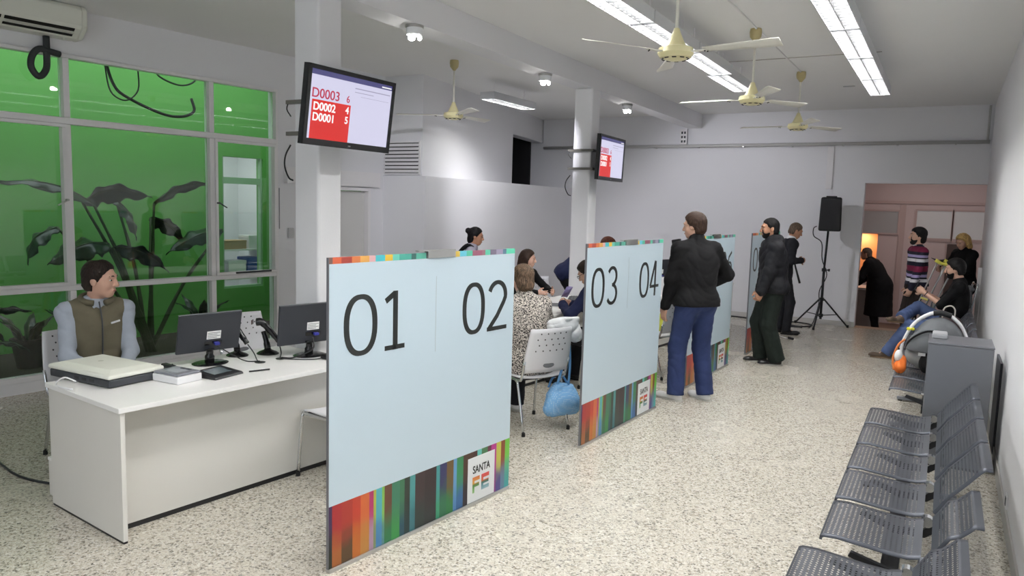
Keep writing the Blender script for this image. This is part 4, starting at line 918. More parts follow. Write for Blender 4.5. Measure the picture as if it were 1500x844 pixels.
# ================================================================== WAITING BENCHES
def sheet(prof, w0, w1, lip=.012, m=None):
    """curved punched sheet along a profile (x,z), between y=w0 and w1, with turned-down side lips and UVs in metres"""
    P = []
    for i in range(len(prof) - 1):
        for k in range(3):
            t = k / 3; P.append((prof[i][0] * (1 - t) + prof[i + 1][0] * t, prof[i][1] * (1 - t) + prof[i + 1][1] * t))
    P.append(prof[-1]); s = [0]
    for i in range(1, len(P)): s.append(s[-1] + math.dist(P[i], P[i - 1]))
    ys = [w0, w0, w0 + .025, w1 - .025, w1, w1]
    bm = bmesh.new(); uvl = bm.loops.layers.uv.new('UVMap'); rows = []
    for i, (x, z) in enumerate(P):
        t = (P[min(i + 1, len(P) - 1)][0] - P[max(i - 1, 0)][0], P[min(i + 1, len(P) - 1)][1] - P[max(i - 1, 0)][1]); l = math.hypot(*t); nx, nz = t[1] / l, -t[0] / l
        rows.append([bm.verts.new((x + (nx * lip if k in (0, 5) else 0), y, z + (nz * lip if k in (0, 5) else 0))) for k, y in enumerate(ys)])
    fl = []
    for i in range(len(P) - 1):
        for k in range(5):
            f = bm.faces.new((rows[i][k], rows[i + 1][k], rows[i + 1][k + 1], rows[i][k + 1])); f.smooth = True
            for lp, (a, b) in zip(f.loops, [(i, k), (i + 1, k), (i + 1, k + 1), (i, k + 1)]): lp[uvl].uv = (s[a] + .003, ys[b] - w0)
            fl.append(1.0 if (k == 2 and s[i] > .028 and s[i + 1] < s[-1] - .028) else 0.0)
    me = bpy.data.meshes.new('sheet'); bm.to_mesh(me); bm.free()
    at = me.attributes.new('perf', 'FLOAT', 'FACE'); at.data.foreach_set('value', fl); me.materials.append(M_PERF)
    return me
SEATP = [(-.372, .405), (-.37, .422), (-.355, .430), (-.30, .433), (-.2, .424), (-.1, .414), (-.03, .412), (.02, .425)]
def backp(tx, tz): return [(.055, .44), (.075, .47), (.11, .53), (.055 + (tx - .055) * .62, .44 + (tz - .44) * .66), (tx - .03, tz - .03), (tx - .005, tz - .002), (tx + .03, tz)]
SEATM = sheet(SEATP, 0, .465); BACKA = sheet(backp(.245, .69), 0, .465); BACKB = sheet(backp(.20, .60), 0, .465)
def bench(y0, n, label, dx=0., low=(), gaps=None, name='waiting_bench'):
    b = thing(name, label, 'bench', (dx, y0, 0), 0, 'perforated steel waiting benches')
    L = n * .52
    for k in range(n):
        yy = k * .52
        for nm, me in (('seat', SEATM), ('backrest', BACKB if k in low else BACKA)):
            o = bpy.data.objects.new(nm, me); COL.objects.link(o); o.parent = b; o.location = (0, yy, 0)
    for k in range(n + 1):
        yy = k * .52 - .0275
        mb = MB(); prof = [(-.24, .395), (-.1, .36), (.02, .36), (.06, .40), (.075, .455), (.10, .45), (.085, .37), (.03, .325), (-.1, .32), (-.25, .375)]
        mb.add([(x, yy - .012, z) for x, z in prof] + [(x, yy + .012, z) for x, z in prof], [tuple(range(10)), tuple(range(19, 9, -1))] + [(i, 10 + i, 10 + (i + 1) % 10, (i + 1) % 10) for i in range(10)]); mb.build('bracket', M_BLK, b)
        mb = MB(); mb.cyl((.035, yy - .022, .405), (.035, yy + .022, .405), .026, n=16); mb.build('hinge', M_CHROME, b, smooth=False)
    mb = MB(); mb.box(-.13, -.06, -.04, L - .015, .26, .318); mb.build('beam', M_BLK, b)
    for yy in (.45, L - .55):
        mb = MB(); mb.box(-.115, -.075, yy - .02, yy + .02, .04, .2595); mb.box(-.36, .2, yy - .025, yy + .025, .012, .04); mb.build('leg', M_STEELG, b, bevel=.004)
        for xx in (-.33, .17):
            mb = MB(); mb.cyl((xx, yy, 0), (xx, yy, .0118), .02); mb.build('foot_pad', M_RUB, b)
    return b
bench(3.43, 5, 'near five-seat perforated steel waiting bench along the right wall', low=(0,))
bench(.72, 5, 'nearest perforated steel waiting bench, cut off at the bottom edge', dx=-.06, low=(0, 1, 2, 3, 4))
bench(6.76, 4, 'perforated steel waiting bench behind the grey cabinet under the baby carrier', dx=.075)
bench(8.96, 4, 'farthest perforated steel waiting bench with the man holding a phone', dx=.085)
# grey cabinet at the end of the bench
gc = thing('steel_cabinet', 'grey steel cabinet between the two waiting benches', 'cabinet', (.165, 6.44, 0))
mb = MB(); mb.box(-.205, .205, -.22, .22, .02, .90); mb.build('body', M_STEELG, gc, bevel=.006)
mb = MB(); mb.box(-.207, .207, -.222, .222, .9005, .915); mb.build('top', M_STEELG, gc, bevel=.004)
mb = MB(); mb.box(-.2, .2, -.215, .215, 0, .0195); mb.build('plinth', M_BLK, gc)
mb = MB(); mb.box(-.2055, -.205, -.2, .2, .06, .86); dr = mb.build('door', M_STEELG, gc)
mb = MB(); mb.cyl((-.206, .12, .45), (-.225, .12, .45), .01); mb.build('knob', M_CHROME, dr)
gb = thing('small_grey_box', 'small pale grey box on the steel cabinet top', 'box', (.03, 6.52, .9155))
mb = MB(); mb.box(-.05, .05, -.1, .1, 0, .03); mb.build('body', mat('pale grey plastic', srgb(168, 170, 174), .4), gb, bevel=.006)
mb = MB(); mb.box(-.045, .045, -.095, .095, .0302, .034); mb.build('lid', mat('pale grey plastic', srgb(168, 170, 174), .4), gb)
mb = MB(); mb.box(xw(6.9) - .02, xw(6.9) - .004, 6.66, 7.12, .04, .74)  # thin dark grey box set against the wall
tag(mb.build('dark_strip', mat('dark grey strip', srgb(58, 60, 66), .6)), 'dark narrow strip on the right wall behind the steel cabinet', 'board')

# ================================================================== LOUDSPEAKER
st = thing('speaker_stand', 'black tripod speaker stand by the back wall', 'speaker stand', (-1.62, 12.86, 0))
mb = MB(); mb.cyl((0, 0, .14), (0, 0, .95), .02); mb.build('pole', M_BLK, st, smooth=True)
mb = MB(); mb.cyl((0, 0, .9), (.02, -.0, 1.545), .0165); mb.build('inner_pole', M_BLK, st, smooth=True)
for z in (.46, .93, .2):
    mb = MB(); mb.cyl((0, 0, z - .025), (0, 0, z + .025), .034); cl = mb.build('collar', M_BLK, st)
    if z > .9:
        mb = MB(); mb.cyl((.03, 0, z), (.075, 0, z), .01); mb.cyl((.075, 0, z - .02), (.075, 0, z + .02), .014); mb.build('knob', M_BLK, cl)
for (fx, fy) in [(-.05, -.34), (.38, .28), (-.42, .28)]:
    f_ = Vector((fx, fy, .012)); a_ = Vector((fx * .08, fy * .08, .46)); md = a_.lerp(f_, .55)
    mb = MB(); mb.cyl(a_, f_, .013); lg = mb.build('leg', M_BLK, st, smooth=True)
    mb = MB(); mb.cyl(f_ + Vector((0, 0, -.012)), f_ + Vector((0, 0, .03)), .018); mb.build('rubber_foot', M_RUB, lg)
    mb = MB(); mb.cyl((fx * .05, fy * .05, .2), md, .007); mb.build('brace', M_BLK, st, smooth=True)
spk = thing('loudspeaker', 'black loudspeaker on the tripod stand by the back wall', 'loudspeaker', (-1.585, 12.86, 1.547), math.radians(8))
mb = MB(); mb.add([(-.17, -.16, 0), (.17, -.16, 0), (.12, .14, 0), (-.12, .14, 0), (-.155, -.16, .53), (.155, -.16, .53), (.11, .14, .53), (-.11, .14, .53)], [(3, 2, 1, 0), (4, 5, 6, 7), (0, 1, 5, 4), (1, 2, 6, 5), (2, 3, 7, 6), (3, 0, 4, 7)]); mb.build('cabinet', M_BLK, spk, bevel=.03, seg=4)
mb = MB(); mb.box(-.14, .14, -.167, -.1605, .04, .49); gr = mb.build('grille', mat('black grille', srgb(34, 34, 37), .6, bump=.6, bscale=700), spk, bevel=.005)
mb = MB(); mb.box(-.08, .08, -.06, .05, .5305, .55); mb.build('handle', M_BLK, spk, bevel=.008)
cable('speaker_cable', [(-1.765, 12.80, 1.62), (-1.81, 12.80, 1.58), (-1.80, 12.82, 1.46), (-1.68, 12.83, 1.36), (-1.655, 12.83, 1.1), (-1.57, 12.83, .85), (-1.66, 12.83, .6), (-1.66, 12.83, .35), (-1.75, 12.7, .012), (-2.0, 12.6, .01), (-2.3, 12.7, .01)], .008, M_BLK, 'black cable running down the speaker stand')
cable('floor_cable', [(-2.45, 13.1, .01), (-2.2, 12.9, .01), (-1.9, 12.7, .01), (-1.75, 12.95, .01), (-1.95, 13.15, .01), (-2.2, 13.1, .01), (-2.1, 12.75, .01), (-1.85, 12.6, .01)], .011, M_BLK, 'coiled black cables on the floor by the speaker stand')
cable('floor_cable', [(-4.2, 13.15, .01), (-3.4, 13.1, .01), (-3.0, 13.14, .01), (-2.7, 13.05, .01), (-2.4, 13.12, .01)], .012, M_BLK, 'black cable along the foot of the back wall')
cable('plug_cable', [(-2.1, 11.75, .008), (-1.98, 11.5, .008), (-1.84, 11.36, .008)], .005, M_WPLAS, 'thin pale cable on the floor behind the black jacket man')
pl = tag(MB().cyl((-1.84, 11.36, .02), (-1.77, 11.30, .02), .018).build('cable_plug', M_BLK), 'small black plug lying on the floor near the far screen', 'plug')
# ================================================================== SMOOTH BODIES (signed distance fields turned into one continuous mesh)
def cone(a, b, ra, rb, k=.02): return ('c', np.array(a, float), np.array(b, float), ra, rb, k)
def ell(c, r, R=None, k=.02): return ('e', np.array(c, float), np.array(r, float), np.eye(3) if R is None else np.array(R, float), k)
def bounds(p):
    if p[0] == 'c':
        m = max(p[3], p[4]); return np.minimum(p[1], p[2]) - m, np.maximum(p[1], p[2]) + m
    m = np.abs(p[3]) @ p[2] if False else np.sqrt(((p[3] * p[2][None, :]) ** 2).sum(1)); return p[1] - m, p[1] + m
def wobble(P, amp, f=1.0, seed=0.):
    """cloth creases: warped ridges, strong in some patches and absent in others"""
    x, y, z = P
    q = 34 * f * z + 2.6 * np.sin(13 * f * x + seed) + 2.2 * np.sin(11 * f * y + 9 * f * z + 1.7 * seed) + 6 * f * (x - y)
    q2 = 26 * f * z + 3.0 * np.sin(10 * f * y - 8 * f * x + 2.3 * seed) - 11 * f * (x + y) + 1.9
    r = (1 - np.abs(np.sin(q))) ** 2; r2 = (1 - np.abs(np.sin(q2))) ** 2
    m = .5 + .5 * np.sin(7 * f * x + 5 * f * z + seed) * np.sin(6 * f * y - 8 * f * z + .5 * seed); m2 = 1 - m
    return amp * (1.1 * r * m + 1.1 * r2 * m2 - .35)
def sdf_mesh(name, prims, vox, box=None, cuts=(), wob=None, drop=(), mod=None):
    """prims: union; cuts: functions P->distance that is kept where negative; box: only this region; drop: boxes whose faces are removed"""
    lo = np.min([bounds(p)[0] for p in prims], 0) - 2.5 * vox; hi = np.max([bounds(p)[1] for p in prims], 0) + 2.5 * vox
    if box is not None: lo = np.maximum(lo, box[0]); hi = np.minimum(hi, box[1])
    n = np.maximum(4, np.ceil((hi - lo) / vox).astype(int) + 1)
    ax = [lo[i] + vox * np.arange(n[i]) for i in range(3)]
    D = np.full(n, 9.0, np.float32)
    for p in prims:
        k = p[-1]; b0, b1 = bounds(p); pad = k + 2.2 * vox
        i0 = np.clip(np.floor((b0 - pad - lo) / vox).astype(int), 0, n); i1 = np.clip(np.ceil((b1 + pad - lo) / vox).astype(int) + 1, 0, n)
        if (i1 <= i0).any(): continue
        X = ax[0][i0[0]:i1[0], None, None]; Y = ax[1][None, i0[1]:i1[1], None]; Z = ax[2][None, None, i0[2]:i1[2]]
        if p[0] == 'c':
            a, b, ra, rb = p[1:5]; ba = b - a; L2 = max(1e-9, ba @ ba)
            px, py, pz = X - a[0], Y - a[1], Z - a[2]
            t = np.clip((px * ba[0] + py * ba[1] + pz * ba[2]) / L2, 0, 1)
            d = np.sqrt((px - t * ba[0]) ** 2 + (py - t * ba[1]) ** 2 + (pz - t * ba[2]) ** 2) - (ra + t * (rb - ra))
        else:
            c_, r, R = p[1:4]; px, py, pz = X - c_[0], Y - c_[1], Z - c_[2]
            q = [(R[0, j] * px + R[1, j] * py + R[2, j] * pz) for j in range(3)]
            k0 = np.sqrt(sum((q[j] / r[j]) ** 2 for j in range(3))); k1 = np.sqrt(sum((q[j] / r[j] ** 2) ** 2 for j in range(3))) + 1e-9
            d = k0 * (k0 - 1) / k1
        S = D[i0[0]:i1[0], i0[1]:i1[1], i0[2]:i1[2]]; d = d.astype(np.float32)
        h = np.maximum(k - np.abs(S - d), 0) / k
        D[i0[0]:i1[0], i0[1]:i1[1], i0[2]:i1[2]] = np.minimum(S, d) - h * h * k * .25
    if wob or cuts or mod:
        P = (ax[0][:, None, None], ax[1][None, :, None], ax[2][None, None, :])
        if wob: D = D + wobble(P, *wob).astype(np.float32)
        if mod: D = mod(P, D).astype(np.float32)
        for cfn in cuts: D = np.maximum(D, np.broadcast_to(cfn(P), D.shape).astype(np.float32))
    ins = D < 0
    C_ = [D[a:n[0] - 1 + a, b:n[1] - 1 + b, c:n[2] - 1 + c] for a in (0, 1) for b in (0, 1) for c in (0, 1)]
    cnt = sum((q < 0).astype(np.int8) for q in C_); act = (cnt > 0) & (cnt < 8)
    idx = np.argwhere(act); vid = np.full(act.shape, -1, np.int64); vid[act] = np.arange(len(idx))
    cv = np.stack([q[act] for q in C_], 1); off = np.array([(a, b, c) for a in (0, 1) for b in (0, 1) for c in (0, 1)], float)
    acc = np.zeros((len(idx), 3)); num = np.zeros(len(idx))
    for i in range(8):
        for j in range(i + 1, 8):
            if np.abs(off[i] - off[j]).sum() != 1: continue
            m = (cv[:, i] < 0) != (cv[:, j] < 0); t = np.where(m, cv[:, i] / (cv[:, i] - cv[:, j] + 1e-20), 0)
            acc += np.where(m[:, None], off[i] + (off[j] - off[i]) * t[:, None], 0); num += m
    V = lo + vox * (idx + acc / num[:, None]); F = []
    for a in range(3):
        u, v = (a + 1) % 3, (a + 2) % 3
        sl0 = [slice(None)] * 3; sl1 = [slice(None)] * 3; sl0[a] = slice(0, -1); sl1[a] = slice(1, None)
        e = ins[tuple(sl0)] != ins[tuple(sl1)]; q = np.argwhere(e); q = q[(q[:, u] > 0) & (q[:, v] > 0) & (q[:, u] < n[u] - 1) & (q[:, v] < n[v] - 1)]
        flip = ins[tuple(sl0)][tuple(q.T)]
        def g(du, dv):
            r = q.copy(); r[:, u] -= du; r[:, v] -= dv; return vid[tuple(r.T)]
        Q = np.stack([g(1, 1), g(0, 1), g(0, 0), g(1, 0)], 1); Q[~flip] = Q[~flip][:, ::-1]; F.append(Q)
    F = np.concatenate(F); F = F[(F >= 0).all(1)]
    if drop:
        ce = V[F].mean(1)
        for b0, b1 in drop: 
            k = ~((ce > b0) & (ce < b1)).all(1); F = F[k]; ce = ce[k]
    return V, F
def to_mesh(name, parts, m):
    vs = []; fs = []; o = 0
    for V, F in parts: vs.append(V); fs.append(F + o); o += len(V)
    V = np.concatenate(vs); F = np.concatenate(fs)
    me = bpy.data.meshes.new(name); me.vertices.add(len(V)); me.vertices.foreach_set('co', V.astype(np.float32).ravel())
    me.loops.add(F.size); me.loops.foreach_set('vertex_index', F.astype(np.int32).ravel())
    me.polygons.add(len(F)); me.polygons.foreach_set('loop_start', np.arange(0, F.size, 4, dtype=np.int32)); me.polygons.foreach_set('loop_total', np.full(len(F), 4, np.int32))
    me.polygons.foreach_set('use_smooth', np.ones(len(F), bool)); me.update(calc_edges=True); me.validate()
    bm = bmesh.new(); bm.from_mesh(me); loose = [v for v in bm.verts if not v.link_faces]; bmesh.ops.delete(bm, geom=loose, context='VERTS'); bm.to_mesh(me); bm.free()
    me.polygons.foreach_set('use_smooth', [True] * len(me.polygons))
    me.materials.append(m); return me
def blob(name, prims, vox, m, parent=None, **kw):
    o = bpy.data.objects.new(name, to_mesh(name, [sdf_mesh(name, prims, vox, **kw)], m)); COL.objects.link(o)
    if parent is not None: o.parent = parent
    return o

def nv(v): v = np.array(v, float); return v / max(1e-9, np.linalg.norm(v))
def rot(axis, deg):
    a = math.radians(deg); x, y, z = nv(axis); c_, s_ = math.cos(a), math.sin(a); C1 = 1 - c_
    return np.array([[c_ + x * x * C1, x * y * C1 - z * s_, x * z * C1 + y * s_], [y * x * C1 + z * s_, c_ + y * y * C1, y * z * C1 - x * s_], [z * x * C1 - y * s_, z * y * C1 + x * s_, c_ + z * z * C1]])
def ik(a, t, l1, l2, pole):
    d = t - a; L = np.linalg.norm(d); L2 = min(max(L, abs(l1 - l2) + .01), (l1 + l2) * .998); dn = d / max(L, 1e-6); t = a + dn * L2
    x = (l1 * l1 - l2 * l2 + L2 * L2) / (2 * L2); h = math.sqrt(max(0, l1 * l1 - x * x)); p = np.array(pole, float); p = p - dn * (p @ dn); p = nv(p)
    return a + dn * x + p * h, t
M_SKIN = mat('skin', srgb(214, 170, 148), .5, var=.06, vscale=30)
M_SKIN2 = mat('tan skin', srgb(186, 136, 108), .5, var=.06, vscale=30)
M_EYE = mat('eye white', srgb(225, 222, 216), .2); M_IRIS = mat('dark iris', srgb(30, 22, 18), .2); M_LIP = mat('lips', srgb(172, 108, 96), .45)
def hairm(n, col, hi=2.2):
    """strands: noise stretched along z, between the colour and a lighter tone"""
    m = bpy.data.materials.new(n); m.use_nodes = True; t = NT(m); tc = t.n('ShaderNodeTexCoord')
    mp = t.n('ShaderNodeMapping'); mp.inputs['Scale'].default_value = (150, 150, 22); t.l(tc.outputs['Object'], mp.inputs[0])
    nz = t.n('ShaderNodeTexNoise'); nz.inputs['Scale'].default_value = 1; nz.inputs['Detail'].default_value = 3; nz.inputs['Distortion'].default_value = .6; t.l(mp.outputs[0], nz.inputs['Vector'])
    r = t.n('ShaderNodeValToRGB'); e = r.color_ramp.elements; e[0].position = .4; e[0].color = tuple(x * .75 for x in col[:3]) + (1,); e[1].position = .68; e[1].color = tuple(min(1, x * hi) for x in col[:3]) + (1,)
    t.l(nz.outputs['Fac'], r.inputs[0]); t.l(r.outputs[0], t.p.inputs['Base Color']); t.p.inputs['Roughness'].default_value = .6; t.p.inputs['Specular IOR Level'].default_value = .25
    b = t.n('ShaderNodeBump'); b.inputs['Strength'].default_value = .5; b.inputs['Distance'].default_value = .003; t.l(nz.outputs['Fac'], b.inputs['Height']); t.l(b.outputs['Normal'], t.p.inputs['Normal'])
    return m
H_DARK = hairm('dark brown hair', srgb(34, 25, 21)); H_BLACK = hairm('black hair', srgb(18, 16, 17)); H_BROWN = hairm('brown hair', srgb(50, 35, 27), 1.8); H_BLOND = hairm('blonde hair', srgb(186, 150, 96)); H_AUB = hairm('auburn hair', srgb(82, 44, 32)); H_GREY = hairm('grey brown hair', srgb(86, 72, 60)); H_STREAK = hairm('streaked brown hair', srgb(72, 58, 46), 3.4)
def fabric(n, col, **kw): return mat(n, col, kw.pop('rough', .85), var=kw.pop('var', .12), vscale=kw.pop('vscale', 14), bump=kw.pop('bump', .25), bscale=kw.pop('bscale', 300), spec=.25)

class Figure:
    """A clothed person: skeleton in a local frame (x right, y forward, z up, metres), posed by IK; skin is one mesh, garments are children"""
    def __init__(s, label, loc, face, H=1.75, girth=1., skin=M_SKIN, vox=.009, seed=0.):
        s.S = H / 1.75; s.g = girth; s.vox = vox; s.skin = skin; s.seed = seed
        s.root = thing('person', label, 'person', loc, math.atan2(face[1], face[0]) - PI / 2, 'people in the hall')
    def pose(s, pelvis=(0, 0, .93), lean=0., side=0., twist=0., bend=0., head=(0, 0), roll=0., nlean=None, hl=None, hr=None, el=(-.5, -1, -.2), er=(.5, -1, -.2), fl=None, fr=None, kl=(-.1, 1, 0), kr=(.1, 1, 0), dl=None, dr=None, curl=35, pl=None, pr=None, shr=0.):
        S = s.S; P = np.array(pelvis, float)
        R0 = rot((0, 1, 0), side) @ rot((1, 0, 0), -lean); R1 = R0 @ rot((1, 0, 0), -bend) @ rot((0, 0, 1), twist)
        s.P = P; s.R0 = R0; s.R1 = R1; up0, up1 = R0[:, 2], R1[:, 2]; f1, r1 = R1[:, 1], R1[:, 0]
        s.waist = P + up0 * .17 * S; s.chest = s.waist + up1 * .19 * S; s.neck = s.waist + up1 * (.355 + shr) * S
        s.sh = [s.neck - up1 * .055 * S + r1 * sg * .172 * S * (.75 + .25 * s.g) for sg in (-1, 1)]
        nl = lean * .5 + bend * .5 if nlean is None else nlean
        Rn = R1 if nlean is None else rot((1, 0, 0), -nl)
        nd = nv(up1 * .6 + np.array([0, .12, 1.]) * .4 * (1 if nlean is None else 1)) if nlean is None else nv(Rn @ np.array([0, .25, 1.]))
        Rh = rot((0, 0, 1), head[0]) @ rot((1, 0, 0), -head[1]) @ rot((0, 1, 0), roll)
        s.Rh = Rh; s.hc = s.neck + nd * .095 * S + Rh @ np.array([0, .018, .075]) * S
        s.nd = nd
        hips = [P + R0[:, 0] * sg * .088 * S + R0[:, 2] * -.04 * S for sg in (-1, 1)]; s.hip = hips
        fl = np.array(fl if fl is not None else (-.1, 0, .085), float); fr = np.array(fr if fr is not None else (.1, 0, .085), float)
        s.kn, s.an = [], []
        for h, t, kp in ((hips[0], fl, kl), (hips[1], fr, kr)):
            k_, a_ = ik(h, t, .43 * S, .425 * S, kp); s.kn.append(k_); s.an.append(a_)
        s.fd = [nv(dl if dl is not None else (-.12, 1, 0)), nv(dr if dr is not None else (.12, 1, 0))]
        hl = np.array(hl if hl is not None else (-.24, .03, .80 * S), float); hr = np.array(hr if hr is not None else (.24, .03, .80 * S), float)
        s.el, s.wr = [], []
        for a, t, p in ((s.sh[0], hl, el), (s.sh[1], hr, er)):
            e_, w_ = ik(a, t, .29 * S, .255 * S, p); s.el.append(e_); s.wr.append(w_)
        s.curl = curl; s.palm = [pl, pr]; return s
    def hand(s, i):
        """palm, four unequal bent fingers and a thumb leaving the side of the palm"""
        S = s.S; w = s.wr[i]; d = nv(w - s.el[i]); sg = (-1, 1)[i]
        n_ = np.array(s.palm[i], float) if s.palm[i] is not None else np.array([-sg, .15, 0.]); n_ = nv(n_ - d * (n_ @ d))   # palm normal
        lat = np.cross(d, n_) * sg; lat = nv(lat)
        if lat @ np.array([0, 1, 0]) < 0 and s.palm[i] is None: lat = -lat                                                      # towards the thumb
        k = .006; out = [cone(w - d * .02, w + d * .02, .024 * S, .025 * S, .02)]
        R = np.stack([lat, d, n_], 1); pc = w + d * .055 * S
        out.append(ell(pc, (.042 * S, .055 * S, .017 * S), R, .015))
        for j, (o, L) in enumerate([(.031, .072), (.0105, .08), (-.0105, .074), (-.031, .058)]):
            b = w + d * .092 * S + lat * o * S; c1 = math.radians(s.curl); c2 = math.radians(s.curl * 2.0)
            d1 = nv(d * math.cos(c1) + n_ * math.sin(c1) + lat * o * 2.0); d2 = nv(d * math.cos(c2) + n_ * math.sin(c2) + lat * o * 1.5)
            m_ = b + d1 * L * .52 * S; e_ = m_ + d2 * L * .48 * S
            out += [cone(b - d * .012, m_, .0092 * S, .0082 * S, k), cone(m_, e_, .0082 * S, .0068 * S, k)]
        tb = w + d * .03 * S + lat * .03 * S; t1 = tb + nv(lat * .75 + d * .6 + n_ * .25) * .042 * S; t2 = t1 + nv(lat * .25 + d * .85 + n_ * .4) * .03 * S
        out += [cone(tb, t1, .0135 * S, .0105 * S, .01), cone(t1, t2, .0102 * S, .0085 * S, k)]
        return out
    def H(s, x, y, z): return s.hc + s.Rh @ np.array([x, y, z]) * s.S
    def body(s, chin=1., coarse=.02, hands=(1, 1)):
        S, g = s.S, s.g; Hh = s.H; R = s.Rh
        head = [ell(Hh(0, -.012, .03), np.array((.076, .095, .088)) * S, R, .02), ell(Hh(0, .028, -.035), np.array((.060, .066, .078)) * S, R, .03), ell(Hh(0, .058, -.088), np.array((.034 * chin, .03, .028)) * S, R, .03),
                ell(Hh(.036, .05, -.03), np.array((.025, .03, .03)) * S, R, .02), ell(Hh(-.036, .05, -.03), np.array((.025, .03, .03)) * S, R, .02),
                ell(Hh(0, .078, .028), np.array((.05, .018, .014)) * S, R, .02),
                cone(Hh(0, .092, .012), Hh(0, .112, -.026), .0085 * S, .0125 * S, .012), ell(Hh(0, .100, -.031), np.array((.019, .012, .009)) * S, R, .008),
                ell(Hh(0, .088, -.062), np.array((.023, .012, .012)) * S, R, .012),
                ell(Hh(.078, -.008, -.012), np.array((.010, .02, .032)) * S, R @ rot((1, 0, 0), 12), .008), ell(Hh(-.078, -.008, -.012), np.array((.010, .02, .032)) * S, R @ rot((1, 0, 0), 12), .008)]
        neck = [cone(s.neck - s.nd * .04, Hh(0, -.02, -.05), .056 * S * (.8 + .2 * g), .052 * S * (.8 + .2 * g), .03)]
        core = [ell(s.chest, np.array((.13 * g, .085 * g, .17)) * S, s.R1, .05), ell(s.waist, np.array((.12 * g, .08 * g, .14)) * S, s.R0, .05), ell(s.P, np.array((.13 * g, .09 * g, .1)) * S, s.R0, .05), cone(s.sh[0], s.sh[1], .04 * S, .04 * S, .04)]
        for i in (0, 1):
            core += [cone(s.sh[i], s.el[i], .042 * S, .036 * S, .03), cone(s.el[i], s.wr[i], .036 * S, .025 * S, .02), cone(s.hip[i], s.kn[i], .062 * S, .045 * S, .03), cone(s.kn[i], s.an[i], .045 * S, .034 * S, .02), cone(s.an[i], s.an[i] + s.fd[i] * .1 * S + np.array([0, 0, -.05 * S]), .032 * S, .022 * S, .02)]
        hnd = [s.hand(i) if hands[i] else [] for i in (0, 1)]
        allp = core + neck + head
        hb = [(s.hc - .17 * S, s.hc + .19 * S)]
        parts = []; drop = list(hb)
        fine = min(.006, s.vox * .7)
        parts.append(sdf_mesh('b', neck + head + [core[0], core[3]], fine, box=(hb[0][0] - fine, hb[0][1] + fine)))
        for i in (0, 1):
            if not hands[i]: continue
            w = s.wr[i]; d = nv(w - s.el[i]); c_ = w + d * .075 * S; b0, b1 = c_ - .115 * S, c_ + .115 * S
            fv = .0042 if s.vox < .012 else .0055
            arm = [cone(s.el[i], s.wr[i], .036 * S, .025 * S, .02)]
            parts.append(sdf_mesh('h', arm + hnd[i], fv, box=(b0, b1))); drop.append((b0 + fv, b1 - fv))
        parts.insert(0, sdf_mesh('c', allp, coarse, drop=drop))
        o = bpy.data.objects.new('body', to_mesh('body', parts, s.skin)); COL.objects.link(o); o.parent = s.root; s.body_o = o
        return s
    def face(s, brow=H_DARK, lips=True, lidded=False, glasses=False):
        for sg in (-1, 1):
            c_ = s.H(sg * .031, .0745, .004); mb = MB(); mb.sphere(tuple(c_), (.0115 * s.S, .0115 * s.S, .0065 * s.S), 12, 8); e = mb.build('eye', M_EYE, s.root, smooth=True)
            mb = MB(); mb.sphere(tuple(s.H(sg * .031, .0828, .004)), .0062 * s.S, 8, 6); mb.build('iris', M_IRIS, e, smooth=True)
            mb = MB(); mb.tube([s.H(sg * .012, .093, .026), s.H(sg * .03, .092, .033), s.H(sg * .05, .076, .027)], [.003 * s.S, .0042 * s.S, .0025 * s.S], 6, 4); mb.build('eyebrow', brow, s.root, smooth=True)
        if lips:
            mb = MB(); mb.sphere((0, 0, 0), (.021 * s.S, .006 * s.S, .0055 * s.S), 12, 6, Matrix.Translation(Vector(s.H(0, .0975, -.064))) @ Matrix(s.Rh.tolist()).to_4x4()); mb.build('lips', M_LIP, s.root, smooth=True)
        if glasses:
            mb = MB()
            for sg in (-1, 1):
                mb.tube([s.H(sg * .032 + .021 * math.cos(a), .104, .002 + .016 * math.sin(a)) for a in [2 * PI * k / 16 for k in range(16)]], .002, 6, closed=True); mb.tube([s.H(sg * .053, .102, .006), s.H(sg * .078, .06, .006), s.H(sg * .082, 0, .0)], .002, 6)
            mb.tube([s.H(-.011, .105, .004), s.H(0, .112, .006), s.H(.011, .105, .004)], .002, 6)
            mb.build('glasses', M_BLKG, s.root, smooth=True)
        return s
    def hair(s, m, style='short', vox=.007, line=0.0, thick=.013, name='hair'):
        S = s.S; R = s.Rh; hc = s.hc; H_ = s.H; f, u = R[:, 1], R[:, 2]
        t = thick
        pr = [ell(H_(0, -.012, .03), np.array((.076 + t, .095 + t, .088 + t)) * S, R, .02), ell(H_(0, -.040, -.035), np.array((.068 + t * .6, .062 + t * .6, .085)) * S, R, .02)]
        low = {'short': -.088, 'crop': -.078, 'bald': -.085, 'mop': -.12}.get(style, -.3)
        LU = [-.4, -.035, -.024, -.018, .0, .02, .05, .072, .088, .2]; LF = [-.022, -.022, -.012, .018, .024, .032, .052, .074 - line, .098 - line, .3]
        if style in ('long', 'bob'): LF[:4] = [.02, .02, .022, .024]
        r_ = R[:, 0]
        def edge(P):
            d = [P[i] - hc[i] for i in range(3)]
            xx, ff, uu = [(d[0] * v[0] + d[1] * v[1] + d[2] * v[2]) / S for v in (r_, f, u)]
            jag = .0035 * np.sin(xx * 150 + uu * 60) + .0025 * np.sin(uu * 210 - xx * 90)
            e = ff - np.interp(uu, LU, LF) + jag
            if low > -.2: e = np.maximum(e, low - uu + jag * 1.2)
            return e * S
        def mod(P, D): return D + t * S * .8 * np.clip(1 + edge(P) / (.028 * S), 0, 1)
        cuts = [edge]
        if style == 'mop': pr += [ell(H_(0, -.02, .045), np.array((.094, .112, .092)) * S, R, .02), ell(H_(0, -.055, -.04), np.array((.08, .065, .08)) * S, R, .02)]
